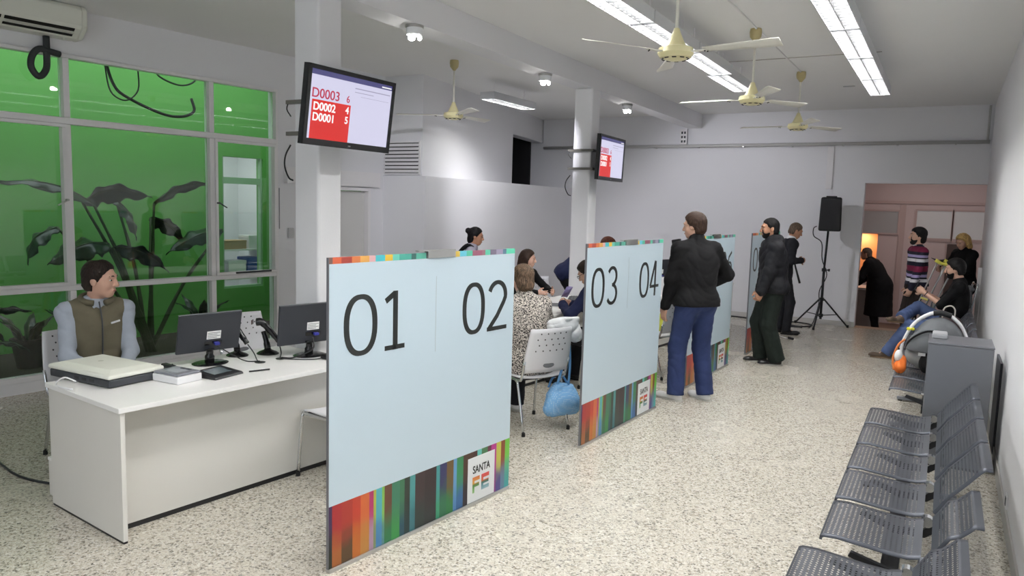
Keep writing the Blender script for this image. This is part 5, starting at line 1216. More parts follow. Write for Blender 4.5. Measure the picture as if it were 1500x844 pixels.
        if style == 'long':
            for sg in (-1, 1): pr += [cone(H_(sg * .062, -.01, 0), H_(sg * .075, .0, -.17), .034 * S, .03 * S, .03)]
            pr += [cone(H_(0, -.06, -.02), H_(0, -.075, -.2), .07 * S, .06 * S, .03)]
        if style == 'bob':
            for sg in (-1, 1): pr += [cone(H_(sg * .068, .0, .02), H_(sg * .078, .005, -.10), .034 * S, .036 * S, .03)]
            pr += [cone(H_(0, -.06, 0), H_(0, -.065, -.12), .075 * S, .07 * S, .03)]
        if style == 'bun': pr += [ell(H_(0, -.118, .055), np.array((.042, .04, .042)) * S, R, .012), ell(H_(0, -.06, -.06), np.array((.05, .045, .06)) * S, R, .02)]
        if style == 'bald':
            c2 = H_(0, -.035, .125); cuts.append(lambda P, c2=c2: (.034 * S - np.sqrt((P[0] - c2[0]) ** 2 + (P[1] - c2[1]) ** 2 + (P[2] - c2[2]) ** 2)))
            
        blob(name, pr, vox, m, s.root, cuts=cuts, mod=mod, wob=(.0035, 3.2, s.seed)); return s
    def beard(s, m, full=1.):
        R = s.Rh; S = s.S; n_ = nv(-R[:, 2] * .8 + R[:, 1] * .35); c0 = s.H(0, .0, -.042)
        pr = [ell(s.H(0, .030, -.037), np.array((.063, .068, .081)) * S, R, .02), ell(s.H(0, .058, -.09), np.array((.038, .033, .031 * full)) * S, R, .03)]
        c1 = s.H(0, .1, -.062)
        cuts = [lambda P: -((P[0] - c0[0]) * n_[0] + (P[1] - c0[1]) * n_[1] + (P[2] - c0[2]) * n_[2]), lambda P: .017 - np.sqrt((P[0] - c1[0]) ** 2 + (P[1] - c1[1]) ** 2 + (P[2] - c1[2]) ** 2)]
        blob('beard', pr, .006, m, s.root, cuts=cuts, wob=(.001, 4., 0)); return s
    def top(s, m, name='jacket', e=.016, hem=.12, sleeve=1.0, belly=0., collar=None, hood=None, wob=.006, length=None, sleeves=True, cuff=.02, open_neck=False, vox=None, shf=1.0):
        """torso + sleeves as one garment; hem = how far below the pelvis it ends"""
        S, g = s.S, s.g; R0, R1 = s.R0, s.R1; up0 = R0[:, 2]
        pr = [ell(s.chest + R1[:, 2] * -.02, (np.array((.165 * g, .105 * g, .19)) + e) * S, R1, .06), ell(s.waist, (np.array((.145 * g, .10 * g, .16)) + e) * S, R0, .06), ell(s.P - up0 * .01, (np.array((.16 * g, .115 * g, .13 + max(0, hem - .1))) + e) * S, R0, .06),
              cone(s.neck - R1[:, 2] * .055 * S + (s.sh[0] - s.neck + R1[:, 2] * .055 * S) * shf, s.neck - R1[:, 2] * .055 * S + (s.sh[1] - s.neck + R1[:, 2] * .055 * S) * shf, (.058 + e * .6) * S * (.5 + .5 * shf), (.058 + e * .6) * S * (.5 + .5 * shf), .05)]
        for i in (0, 1): pr.append(cone(s.neck + s.nd * .0, s.neck + (s.sh[i] - s.neck) * shf, (.055 + e * .4) * S, (.050 + e * .5) * S, .04))
        if not length:
            for i in (0, 1): pr.append(ell(s.hip[i] - R0[:, 1] * .03 * S + up0 * .01, (np.array((.088, .088, .10)) * g + e) * S, R0, .05))
        if belly: pr.append(ell(s.waist + R0[:, 1] * .05 * S - up0 * .05, (np.array((.15 * g, .1 * g, .13)) + belly) * S, R0, .06))
        if sleeves:
            for i in (0, 1):
                w = s.el[i] + (s.wr[i] - s.el[i]) * sleeve
                pr += [cone(s.sh[i], s.el[i], (.049 + e * .8) * S * (.6 + .4 * g), (.039 + e * .8) * S * (.6 + .4 * g), .035), cone(s.el[i], w, (.039 + e * .8) * S * (.6 + .4 * g), (.029 + e * .7) * S, .03)]
                if cuff: pr.append(cone(w - nv(s.wr[i] - s.el[i]) * .03, w, (.031 + e * .8) * S, (.031 + e * .8) * S, .01))
        if length:
            for i in (0, 1): pr.append(cone(s.P, s.P + np.array([(-1, 1)[i] * .07, -.01, -length]), .16 * S * g, (.15 + e) * S * g, .10))
        if collar: pr += [cone(s.neck - s.nd * .03, s.neck + s.nd * collar, (.068 + e * .5) * S, (.064 + e * .3) * S, .02)]
        if hood: pr += [ell(s.neck - R1[:, 1] * .085 * S + s.nd * .01, np.array((.12, .055, .075)) * S, R1, .03), cone(s.neck - R1[:, 1] * .03 + R1[:, 0] * -.09 * S, s.neck - R1[:, 1] * .03 + R1[:, 0] * .09 * S, .05 * S, .05 * S, .04)]
        hemc = s.P - up0 * (hem + (length or 0)) * S
        if length: hemc = s.P - np.array([0, 0, length]); up = np.array([0, 0, 1.])
        else: up = up0
        arms = [(s.sh[i], s.el[i], s.wr[i]) for i in (0, 1)]
        def cut(P):
            d = -((P[0] - hemc[0]) * up[0] + (P[1] - hemc[1]) * up[1] + (P[2] - hemc[2]) * up[2])
            for a, b, w in arms:      # do not trim the sleeves
                for p, q in ((a, b), (b, w)):
                    v = q - p; t = np.clip(((P[0] - p[0]) * v[0] + (P[1] - p[1]) * v[1] + (P[2] - p[2]) * v[2]) / (v @ v), 0, 1)
                    dist = np.sqrt((P[0] - p[0] - t * v[0]) ** 2 + (P[1] - p[1] - t * v[1]) ** 2 + (P[2] - p[2] - t * v[2]) ** 2) - .085 * S
                    d = np.minimum(d, dist)
            return d
        cuts = [cut]
        if open_neck:
            nc = s.neck + s.nd * .035; cuts.append(lambda P: .080 * S - np.sqrt((P[0] - nc[0]) ** 2 + (P[1] - nc[1]) ** 2 + ((P[2] - nc[2]) * .6) ** 2))
        o = blob(name, pr, vox or s.vox, m, s.root, cuts=cuts, wob=(wob, 1.0, s.seed) if wob else None); return o
    def legs(s, m, name='trousers', e=.014, flare=.006, wob=.005, vox=None, ankle=.035):
        S, g = s.S, s.g; pr = [ell(s.P, (np.array((.155 * g, .112 * g, .12)) + e * .6) * S, s.R0, .05)]; gg = .6 + .4 * g
        for i in (0, 1):
            a = s.an[i] + (s.an[i] - s.kn[i]) / max(1e-6, np.linalg.norm(s.an[i] - s.kn[i])) * .015
            hb = s.hip[i]
            pr += [cone(hb, s.kn[i], (.082 + e) * S * gg, (.058 + e) * S * gg, .04), cone(s.kn[i], a, (.058 + e) * S * gg, (.046 + e + flare) * S, .03)]
            pr += [ell(hb - s.R0[:, 1] * .05 * S, np.array((.08, .06, .08)) * S * g, s.R0, .04)]
        wc = s.P + s.R0[:, 2] * .10 * S; u = s.R0[:, 2]
        ans = s.an
        def acut(P):
            # trim trouser ends flat at the ankles
            best = None
            for i in (0, 1):
                d = nv(s.an[i] - s.kn[i]); q = s.an[i] + d * .03
                dd = (P[0] - q[0]) * d[0] + (P[1] - q[1]) * d[1] + (P[2] - q[2]) * d[2]
                rr = np.sqrt((P[0] - q[0]) ** 2 + (P[1] - q[1]) ** 2 + (P[2] - q[2]) ** 2) - .14
                v = np.minimum(dd, -rr * 1.0) if False else np.where(rr < 0, dd, -1.0)
                best = v if best is None else np.maximum(best, v)
            return best
        return blob(name, pr, vox or s.vox, m, s.root, cuts=[lambda P: (P[0] - wc[0]) * u[0] + (P[1] - wc[1]) * u[1] + (P[2] - wc[2]) * u[2], acut], wob=(wob, 1.1, s.seed + 1) if wob else None)
    def shoes(s, m, sole=None, name='shoe', high=0.):
        S = s.S; sole = sole or M_RUB
        for i in (0, 1):
            d = s.fd[i]; a = s.an[i]; sd = nv(np.cross(d, np.array([0, 0, 1.]))); u = nv(np.cross(sd, d)); R = np.stack([sd, d, u], 1)
            heel = a - u * .055 * S - d * .02 * S; toe = a - u * .062 * S + d * .15 * S; base = a - u * .078 * S + d * .055 * S
            pr = [ell(heel + u * .005, np.array((.039, .048, .052)) * S, R, .02), ell(toe + u * .002 * S, np.array((.045, .068, .038)) * S, R, .03), cone(heel, toe, .036 * S, .033 * S, .02), cone(a - u * .03, a + d * .035 - u * .03, .043 * S, .040 * S, .02), cone(a - u * .03, a + (s.kn[i] - a) * .08, .042 * S, .041 * S, .02)]
            if high: pr.append(cone(a, a - (a - s.kn[i]) * 0 + u * high, .04 * S, .043 * S, .02))
            c0 = base + u * .010
            o = blob(name, pr, .007, m, s.root, cuts=[lambda P, c0=c0, u=u: -((P[0] - c0[0]) * u[0] + (P[1] - c0[1]) * u[1] + (P[2] - c0[2]) * u[2])])
            mb = MB(); pts = []
            for k in range(22):
                t = 2 * PI * k / 22; y = .055 + .138 * math.cos(t); x = (.042 + .006 * math.cos(t)) * math.copysign(abs(math.sin(t)) ** .75, math.sin(t)); pts.append((x * S, (y - .0) * S))
            M = Matrix(R.tolist()).to_4x4(); M.translation = Vector(a - u * .078 * S + d * 0.0)
            mb.prism(pts, -.007, .0105, M); mb.build('sole', sole, o)
        return s
    def belt(s, m=M_BLK):
        pass
# ================================================================== PEOPLE
def stripes_knit():
    m = bpy.data.materials.new('striped knit'); m.use_nodes = True; t = NT(m); tc = t.n('ShaderNodeTexCoord'); sx = t.n('ShaderNodeSeparateXYZ'); t.l(tc.outputs['Object'], sx.inputs[0])
    mp = t.n('ShaderNodeMapRange'); mp.inputs[1].default_value = .88; mp.inputs[2].default_value = 1.46; t.l(sx.outputs[2], mp.inputs[0])
    r = t.n('ShaderNodeValToRGB'); r.color_ramp.interpolation = 'CONSTANT'; e = r.color_ramp.elements
    nav, mar, lav, wh = c(24, 24, 44), c(116, 24, 60), c(172, 160, 206), c(226, 224, 230)
    st = [(0, nav), (.10, wh), (.17, nav), (.21, lav), (.27, nav), (.34, mar), (.47, nav), (.57, wh), (.64, nav), (.67, lav), (.73, nav), (.80, mar), (.92, nav)]
    while len(e) > 1: e.remove(e[-1])
    e[0].position = 0; e[0].color = nav
    for p, q in st[1:]:
        x = e.new(p); x.color = q
    t.l(mp.outputs[0], r.inputs[0]); t.l(r.outputs[0], t.p.inputs['Base Color']); t.p.inputs['Roughness'].default_value = .9
    return m
def tweed():
    m = bpy.data.materials.new('flecked knit'); m.use_nodes = True; t = NT(m); tc = t.n('ShaderNodeTexCoord')
    mpp = t.n('ShaderNodeMapping'); mpp.inputs['Scale'].default_value = (85, 85, 140); t.l(tc.outputs['Object'], mpp.inputs[0])
    nz = t.n('ShaderNodeTexNoise'); nz.inputs['Scale'].default_value = 1.0; nz.inputs['Detail'].default_value = 3; t.l(mpp.outputs[0], nz.inputs['Vector'])
    r = t.n('ShaderNodeValToRGB'); e = r.color_ramp.elements; e[0].position = .44; e[0].color = c(34, 30, 32); e[1].position = .56; e[1].color = c(206, 198, 188)
    t.l(nz.outputs['Fac'], r.inputs[0]); t.l(r.outputs[0], t.p.inputs['Base Color']); t.p.inputs['Roughness'].default_value = .95
    b = t.n('ShaderNodeBump'); b.inputs['Strength'].default_value = .6; b.inputs['Distance'].default_value = .006; t.l(nz.outputs['Fac'], b.inputs['Height']); t.l(b.outputs['Normal'], t.p.inputs['Normal'])
    return m
F_BLACK = fabric('black knit', c(17, 17, 19)); F_JACKET = fabric('black nylon', c(22, 23, 28), rough=.6); F_COAT = fabric('black wool', c(16, 15, 17)); F_JEANS = fabric('blue denim', c(42, 54, 92), var=.4, vscale=7); F_JEANSL = fabric('mid blue denim', c(88, 106, 148), var=.25, vscale=7)
F_DGREEN = fabric('dark green cloth', c(26, 34, 30)); F_DARK = fabric('charcoal cloth', c(34, 35, 40)); F_OLIVE = fabric('olive fleece', c(108, 102, 84), bump=.35, bscale=420); F_SHIRT = fabric('pale grey cotton', c(176, 184, 196)); F_WSHIRT = fabric('white cotton', c(226, 228, 230)); F_NAVY = fabric('navy cloth', c(26, 32, 62)); F_GREYT = fabric('grey lilac cloth', c(172, 168, 182)); F_BROWNT = fabric('dark brown cloth', c(46, 38, 36))
M_WSHOE = mat('white shoe leather', srgb(222, 222, 222), .5); M_BSHOE = mat('black shoe leather', srgb(22, 22, 24), .35); M_BRSHOE = mat('brown shoe leather', srgb(88, 72, 58), .6, var=.1); M_WSOLE = mat('pale sole', srgb(196, 194, 188), .7)
TWEED = tweed(); STRIPE = stripes_knit()

# --- clerk at the near desk
p = Figure('seated clerk in an olive fleece vest looking over his shoulder at the near desk', (-5.03, 3.05, 0), (.955, -.29), 1.82, .95, M_SKIN, .009, 1.)
p.pose((0, 0, .525), lean=-2, bend=4, head=(50, 6), nlean=6, hl=(-.08, .33, .66), hr=(.10, .33, .66), el=(-.45, -.6, -.6), er=(.45, -.6, -.6), fl=(-.14, .50, .085), fr=(.14, .50, .085), kl=(-.1, .3, 1), kr=(.1, .3, 1), curl=30)
p.body().face(H_DARK, glasses=False).hair(H_DARK, 'bald', line=.006)
p.top(F_SHIRT, 'shirt', e=.010, hem=.08, wob=.008)
mb = MB(); mb.lathe([(.060, -.02), (.064, .015), (.06, .02), (.056, .012)], 20, Matrix.Translation(Vector(p.neck + p.nd * .01))); mb.build('shirt_collar', F_DARK, p.root, smooth=True)
v = p.top(F_OLIVE, 'vest', e=.026, hem=.11, sleeves=False, collar=.035, wob=.007, shf=.78, open_neck=True)
mb = MB(); mb.tube([p.neck + p.R1[:, 1] * (.085) + p.R1[:, 2] * .02, p.chest + p.R1[:, 1] * .142 + p.R1[:, 2] * .08, p.chest + p.R1[:, 1] * .150, p.waist + p.R0[:, 1] * .145, p.P + p.R0[:, 1] * .158 + p.R0[:, 2] * .03], .005, 6, 5); mb.build('zip', M_DGREY, v, smooth=True)
mb = MB(); mb.tube([p.neck + p.R1[:, 0] * .094 * math.sin(a) - p.R1[:, 1] * (.082 * math.cos(a) - .014) + p.R1[:, 2] * (.020 * math.cos(a) + .030) for a in [-2.75 + 5.5 * k / 24 for k in range(25)]], .021, 10); mb.build('stand_collar', F_OLIVE, v, smooth=True)
mb = MB(); mb.box(-.035, .035, -.003, .003, -.006, .006, Matrix.Translation(Vector(p.chest + p.R1[:, 1] * .138 - p.R1[:, 0] * .085 + p.R1[:, 2] * .055)) @ Matrix(p.R1.tolist()).to_4x4() @ Rz(.45) @ Ry(.12)); mb.build('chest_mark', M_WPLAS, v)
p.legs(F_DARK); p.shoes(M_BSHOE)

# --- woman in knitted cardigan
p = Figure('woman seen from behind in a flecked black and white cardigan at the middle desk', (-2.93, 5.45, 0), (-.88, .46), 1.70, 1.1, M_SKIN, .010, 2.)
p.pose((0, -.02, .54), lean=4, bend=10, head=(-10, 12), hl=(-.2, .42, .77), hr=(.22, .40, .77), fl=(-.13, .42, .085), fr=(.14, .36, .085), kl=(-.1, .3, 1), kr=(.1, .3, 1), el=(-.8, -.4, -.6), er=(.8, -.4, -.6))
p.body().face(H_BROWN).hair(H_STREAK, 'mop', line=.0, thick=.012)
p.top(TWEED, 'cardigan', e=.026, hem=.14, wob=.008, collar=.03); p.legs(F_DARK); p.shoes(M_WSHOE, M_WSOLE)

# --- man with glasses
p = Figure('seated man in navy with glasses bent over a paper beside the 03 screen', (-2.86, 7.0, 0), (-.99, .05), 1.72, 1.0, M_SKIN, .010, 3.)
p.pose((0, 0, .53), lean=10, bend=14, head=(4, 32), hl=(-.12, .46, .82), hr=(.10, .46, .80), fl=(-.13, .42, .085), fr=(.13, .42, .085), kl=(-.1, .3, 1), kr=(.1, .3, 1), el=(-.7, -.3, -.6), er=(.7, -.3, -.6), curl=55)
p.body().face(H_DARK, glasses=True).hair(H_DARK, 'short', thick=.018)
p.top(F_NAVY, 'jacket', e=.022, hem=.12, wob=.007, collar=.03); p.legs(F_DARK); p.shoes(M_BSHOE)
mb = MB(); mb.grid(lambda u, v: ((u - .5) * .10, .012 * math.sin(u * 3), (v - .5) * .13), 6, 2); ph = mb.build('lilac_paper', mat('lilac paper', srgb(176, 166, 222), .7), smooth=True, solid=.0012, loc=(-3.33, 7.0, .94)); ph.rotation_euler = (.5, .1, 1.3)
tag(ph, 'lilac sheet of paper held by the man with glasses', 'paper')

# --- smiling woman behind the desk
p = Figure('smiling woman with long brown hair and black top behind the middle desk', (-4.62, 8.28, 0), (.95, -.25), 1.62, .95, M_SKIN, .011, 4.)
p.pose((0, 0, .53), lean=6, bend=8, head=(38, 8), hl=(-.14, .44, .77), hr=(.16, .46, .77), fl=(-.12, .34, .085), fr=(.12, .34, .085), kl=(-.1, .3, 1), kr=(.1, .3, 1), el=(-.8, -.3, -.5), er=(.8, -.3, -.5))
p.body().face(H_BROWN).hair(H_BROWN, 'long'); p.top(F_BLACK, 'blouse', e=.012, hem=.08, wob=.004); p.legs(F_DARK); p.shoes(M_BSHOE)

# --- bending man in navy
p = Figure('man in a navy pullover bending low over the desk behind the 03 screen', (-4.50, 9.52, 0), (.86, .50), 1.76, 1.05, M_SKIN, .011, 5.)
p.pose((0, -.05, .90), lean=44, bend=18, head=(-10, 25), nlean=55, hl=(-.24, .60, .82), hr=(.25, .62, .80), fl=(-.12, 0, .085), fr=(.12, .02, .085), el=(-.8, -.3, .2), er=(.8, -.3, .2))
p.body().face(H_AUB).hair(H_AUB, 'short', thick=.016); p.top(F_NAVY, 'pullover', e=.022, hem=.12, wob=.006, collar=.02); p.legs(F_BLACK); p.shoes(M_BSHOE)

# --- woman with the bun
p = Figure('woman with black hair in a bun walking behind the 02 screen', (-5.05, 7.70, 0), (.86, .51), 1.53, .95, M_SKIN2, .010, 6.)
p.pose((0, 0, .832), lean=6, bend=6, head=(0, 10), fl=(-.09, .12, .078), fr=(.09, -.12, .078), hl=(-.22, .12, .74), hr=(.22, .05, .74))
p.body().face(H_BLACK).hair(H_BLACK, 'bun'); p.top(F_GREYT, 'top', e=.014, hem=.12, wob=.004, collar=.02); p.legs(F_DARK); p.shoes(M_BSHOE)
for sg in (-1, 1):
    mb = MB(); sp_ = [p.waist - p.R1[:, 1] * .125 + p.R1[:, 0] * sg * .10, p.chest - p.R1[:, 1] * .135 + p.R1[:, 0] * sg * .10 + p.R1[:, 2] * .05, p.neck + p.R1[:, 0] * sg * .10 + p.R1[:, 2] * .025 - p.R1[:, 1] * .03, p.chest + p.R1[:, 1] * .125 + p.R1[:, 0] * sg * .10 + p.R1[:, 2] * .02, p.waist + p.R1[:, 1] * .115 + p.R1[:, 0] * sg * .11]
    mb.tube(sp_, .024, 8, 5); mb.build('strap', F_BLACK, p.root, smooth=True)

# --- man in the black sweater
p = Figure('burly man in a black zip sweater, blue jeans and white shoes seen from behind', (-1.995, 7.03, 0), (-.74, .67), 1.765, 1.24, M_SKIN, .009, 7.)
p.pose((0, 0, .975), lean=1, bend=4, head=(36, 8), hl=(-.28, .10, .85), hr=(.16, .13, 1.07), el=(-.7, -.6, 0), er=(1, -.3, -.15), fl=(-.15, .03, .085), fr=(.14, -.02, .085), dl=(-.55, 1, 0), dr=(-.2, 1, 0), curl=25)
p.body().face(H_DARK).hair(H_BROWN, 'short', thick=.017)
v = p.top(F_BLACK, 'sweater', e=.020, hem=.055, wob=.006, collar=.055, belly=.0, cuff=.02)
t_ = p.legs(F_JEANS, 'jeans', e=.018, flare=.016, wob=.0055); p.shoes(M_WSHOE, M_WSOLE)
for sg in (-1, 1):
    mb = MB(); c_ = Vector(p.P - p.R0[:, 1] * .135 + p.R0[:, 0] * sg * .085 - p.R0[:, 2] * .04)
    mb.tube([c_ + Vector((-.05, .006, .02)), c_ + Vector((0, -.014, .012)), c_ + Vector((.05, .006, .02))], .003, 6, 4); mb.build('pocket_seam', mat('denim seam', srgb(90, 104, 140), .9), t_, smooth=True)

# --- man in the black jacket
p = Figure('bearded man in a black hooded jacket standing by the farthest screen', (-1.73, 9.33, 0), (-.90, -.42), 1.73, 1.2, M_SKIN2, .010, 8.)
p.pose((0, 0.0, .948), lean=-1, bend=8, head=(0, 6), hl=(-.22, .20, .84), hr=(.22, .10, .82), el=(-.3, -1, -.1), er=(.3, -1, -.1), fl=(-.09, -.07, .085), fr=(.09, .06, .085), dl=(0, 1, 0), dr=(.05, 1, 0), curl=55)
p.body().face(H_BLACK).hair(H_BLACK, 'crop', thick=.008).beard(H_BLACK, .9)
p.top(F_JACKET, 'jacket', e=.036, hem=.08, wob=.008, collar=.05, hood=True); p.legs(F_DGREEN, e=.03, flare=.022, wob=.0055); p.shoes(M_BSHOE, M_WSOLE)

# --- man looking down by the loudspeaker
p = Figure('man in dark clothes looking down behind the black jacket man', (-2.05, 11.83, 0), (.82, .42), 1.66, .98, M_SKIN2, .012, 9.)
p.pose((0, -.0, .918), lean=2, bend=10, head=(0, 25), hl=(-.13, .22, 1.1), hr=(.13, .20, 1.12), el=(-.6, -.6, -.5), er=(.6, -.6, -.5), fl=(-.1, .0, .083), fr=(.1, .06, .083), dl=(-.1, 1, 0), curl=60)
p.body(coarse=.022).face(H_GREY).hair(H_GREY, 'crop', thick=.008)
p.top(F_WSHIRT, 'shirt', e=.008, hem=.05, sleeve=.3, cuff=0, wob=0, collar=.03); p.top(F_DARK, 'jacket', e=.022, hem=.12, wob=.006, open_neck=True); p.legs(F_DARK); p.shoes(M_BSHOE)
tag(MB().cyl((-1.93, 11.82, 1.16), (-1.795, 11.72, .79), .010, .016, 10).build('black_pole', M_BLK, smooth=True), 'thin black pole slanting from the hands of the man looking down', 'pole')

# --- striped sweater
p = Figure('bearded man in a striped maroon and navy sweater by the doorway', (-.29, 11.66, 0), (-.93, -.37), 1.63, 1.05, M_SKIN, .011, 10.)
p.pose((0, 0, .903), lean=-2, bend=4, head=(0, 0), hl=(-.24, .16, .80), hr=(.24, .02, .80), el=(-.6, -1, .1), er=(.6, -1, .1), fl=(-.1, 0, .082), fr=(.1, .02, .082), curl=45)
p.body().face(H_BLACK).hair(H_BLACK, 'mop', thick=.018).beard(H_BLACK, 1.1)
p.top(STRIPE, 'sweater', e=.018, hem=.02, wob=.005); p.legs(F_BROWNT, e=.014); p.shoes(M_BSHOE)
mb = MB(); mb.lathe([(.062, -.01), (.068, .03), (.06, .036), (.056, .03)], 20, Matrix.Translation(Vector(p.neck + p.nd * .008))); mb.build('collar', F_WSHIRT, p.root, smooth=True)

# --- old man at the counter
p = Figure('old man in a long black coat leaning on the counter beyond the doorway', (-.98, 15.36, -.36), (-.97, .24), 1.62, 1.28, M_SKIN2, .014, 11.)
p.pose((0, -.02, .89), lean=14, bend=14, head=(10, 8), nlean=30, hl=(-.18, .40, .90), hr=(.12, .40, .90), el=(-.8, -.4, -.4), er=(.8, -.4, -.4), fl=(-.1, -.04, .08), fr=(.1, .04, .08), curl=45)
p.body(coarse=.024).face(H_GREY, glasses=True).hair(H_GREY, 'short', thick=.006, line=.02)
p.top(F_COAT, 'coat', e=.036, hem=.1, wob=.006, length=.55, collar=.03); p.legs(F_BLACK); p.shoes(M_BSHOE)

# --- blonde woman
p = Figure('blonde woman in black reading beside the right wall of the doorway', (.30, 12.75, 0), (-.80, -.60), 1.57, 1.0, M_SKIN, .012, 12.)
p.pose((0, 0, .868), lean=0, bend=6, head=(8, 26), hl=(-.12, .34, 1.08), hr=(.14, .30, 1.06), el=(-.7, -.4, -.6), er=(.7, -.4, -.6), fl=(-.1, 0, .08), fr=(.1, 0, .08), curl=55)
p.body(coarse=.022).face(H_BLOND).hair(H_BLOND, 'bob', thick=.018); p.top(F_BLACK, 'coat', e=.026, hem=.22, wob=.006, collar=.04); p.legs(F_BLACK); p.shoes(M_BSHOE)
fo = thing('black_folder', 'open black folder in the hands of the blonde woman', 'folder', (.02, 12.42, 1.15), math.radians(-55)); fo.rotation_euler = (.5, 0, math.atan2(-.6, -.8) - PI / 2)
for sg in (-1, 1):
    mb = MB(); mb.box(-.16 if sg < 0 else .002, -.002 if sg < 0 else .16, -.11, .11, 0, .008, Ry(-sg * .15)); mb.build('cover', M_BLK, fo, bevel=.002)
mb = MB(); mb.box(.006, .15, -.10, .10, .0085, .011, Ry(-.15)); mb.build('page', M_PAPER, fo)

# --- seated man with the phone
p = Figure('seated man in black shirt and jeans looking at his phone on the far bench', (.14, 10.74, 0), (-1, .02), 1.74, 1.05, M_SKIN, .011, 13.)
p.pose((0, 0, .52), lean=-20, bend=18, head=(0, 10), nlean=8, hl=(-.10, .30, .88), hr=(.06, .30, .87), el=(-.35, .1, -1), er=(.35, .1, -1), fl=(-.08, .66, .085), fr=(-.12, .52, .56), kl=(-.1, .2, 1), kr=(1, .25, .45), dl=(-.1, 1, 0), dr=(-.75, .9, .1), curl=60)
p.body().face(H_BLACK).hair(H_BLACK, 'short', thick=.02).beard(H_BLACK, .9)
p.top(F_BLACK, 'tshirt', e=.014, hem=.12, sleeve=-.0 + .02, cuff=0, wob=.005); p.legs(F_JEANSL, 'jeans', e=.014, flare=.01, wob=.007); p.shoes(M_BRSHOE, mat('tan sole', srgb(132, 108, 84), .8))
mb = MB(); d_ = nv(p.wr[0] - p.el[0]); mb.tube([Vector(p.el[0] + (p.wr[0] - p.el[0]) * .9) + Vector(nv(np.cross(d_, (1, 0, 0)))) * .031 * math.cos(a) + Vector((1, 0, 0)) * .031 * math.sin(a) for a in [2 * PI * k / 14 for k in range(14)]], .006, 6, closed=True); mb.build('wristwatch', M_BLK, p.root, smooth=True)
fn_ = thing('mobile_phone', 'dark mobile phone held up by the seated man on the far bench', 'phone', (-.25, 10.72, .96)); fn_.rotation_euler = (.35, 0, PI / 2)
mb = MB(); mb.box(-.036, .036, -.004, .004, -.07, .07); mb.build('case', M_DGREY, fn_, bevel=.003)
mb = MB(); mb.box(-.032, .032, -.0048, -.0042, -.064, .064); mb.build('display', M_BLKG, fn_)

# ================================================================== SMALL THINGS
# blue bag hanging from the chair back
bg = thing('handbag', 'light blue dotted handbag hanging from the chair by its strap', 'bag', (-2.64, 5.53, .09), math.atan2(.46, .24))
M_BAG = bpy.data.materials.new('blue dotted cloth'); M_BAG.use_nodes = True; t = NT(M_BAG)
tc = t.n('ShaderNodeTexCoord'); vo = t.n('ShaderNodeTexVoronoi'); vo.inputs['Scale'].default_value = 75; vo.inputs['Randomness'].default_value = .15; t.l(tc.outputs['Object'], vo.inputs['Vector'])
lt = t.n('ShaderNodeMath', operation='LESS_THAN'); lt.inputs[1].default_value = .28; t.l(vo.outputs['Distance'], lt.inputs[0])
mx = t.n('ShaderNodeMix', data_type='RGBA'); mx.inputs[6].default_value = c(132, 186, 234); mx.inputs[7].default_value = c(196, 222, 244); t.l(lt.outputs[0], mx.inputs[0]); t.l(mx.outputs[2], t.p.inputs['Base Color']); t.p.inputs['Roughness'].default_value = .6
blob('bag_body', [cone((-.105, 0, .075), (.105, 0, .065), .07, .065, .05), cone((-.085, 0, .17), (.095, 0, .15), .065, .06, .06), cone((-.05, 0, .24), (.07, 0, .22), .05, .045, .05), ell((.0, -.035, .12), (.13, .06, .09), k=.04)], .008, M_BAG, bg, wob=(.009, 1.0, 2.), cuts=[lambda P: -(P[2] - .012)])
mb = MB(); mb.tube([(-.07, -.01, .25), (-.05, -.05, .42), (-.02, -.06, .60), (.0, -.04, .74)], .012, 8, 6); mb.tube([(.05, -.01, .24), (.03, -.05, .42), (.01, -.06, .60), (.005, -.04, .74)], .010, 8, 6)
mb.build('strap', mat('blue strap', srgb(104, 160, 214), .6), bg, smooth=True)
mb = MB(); mb.tube([(-.10, .06, .24), (-.05, .075, .31), (.03, .07, .33), (.09, .06, .26)], .010, 8, 6); mb.build('handle', mat('blue strap', srgb(104, 160, 214), .6), bg, smooth=True)
# white jacket over the chair back
wj = tag(blob('white_jacket', [ell((0, 0, .0), (.15, .045, .075), k=.04), ell((-.05, -.03, -.06), (.11, .03, .10), k=.04), ell((.08, .03, -.03), (.11, .035, .075), k=.04), ell((.12, -.01, -.075), (.07, .04, .06), k=.03), ell((-.10, .0, .01), (.06, .05, .05), k=.03), cone((-.02, -.03, .055), (.13, .0, .06), .022, .02, .02)], .007, F_WSHIRT, wob=(.009, 1.3, 4.)), 'white jacket bundled over the corner of the chair back', 'jacket')
wj.location = (-2.655, 5.545, .84); wj.rotation_euler = (0, .05, math.atan2(.46, .24))
# yellow bag on the next chair
yb = thing('yellow_bag', 'bright yellow bag on the chair beside the black sweater man', 'bag', (-2.58, 7.84, .50), .3)
blob('bag_body', [ell((0, 0, .07), (.10, .06, .08), k=.03), ell((0, 0, .14), (.085, .045, .06), k=.03)], .008, mat('yellow cloth', srgb(222, 226, 90), .6), yb, wob=(.004, 1.2, 1.), cuts=[lambda P: -(P[2] - .004)])
mb = MB(); mb.tube([(-.05, 0, .19), (-.03, 0, .25), (.03, 0, .25), (.05, 0, .19)], .008, 8, 5); mb.build('handle', M_BLK, yb, smooth=True)

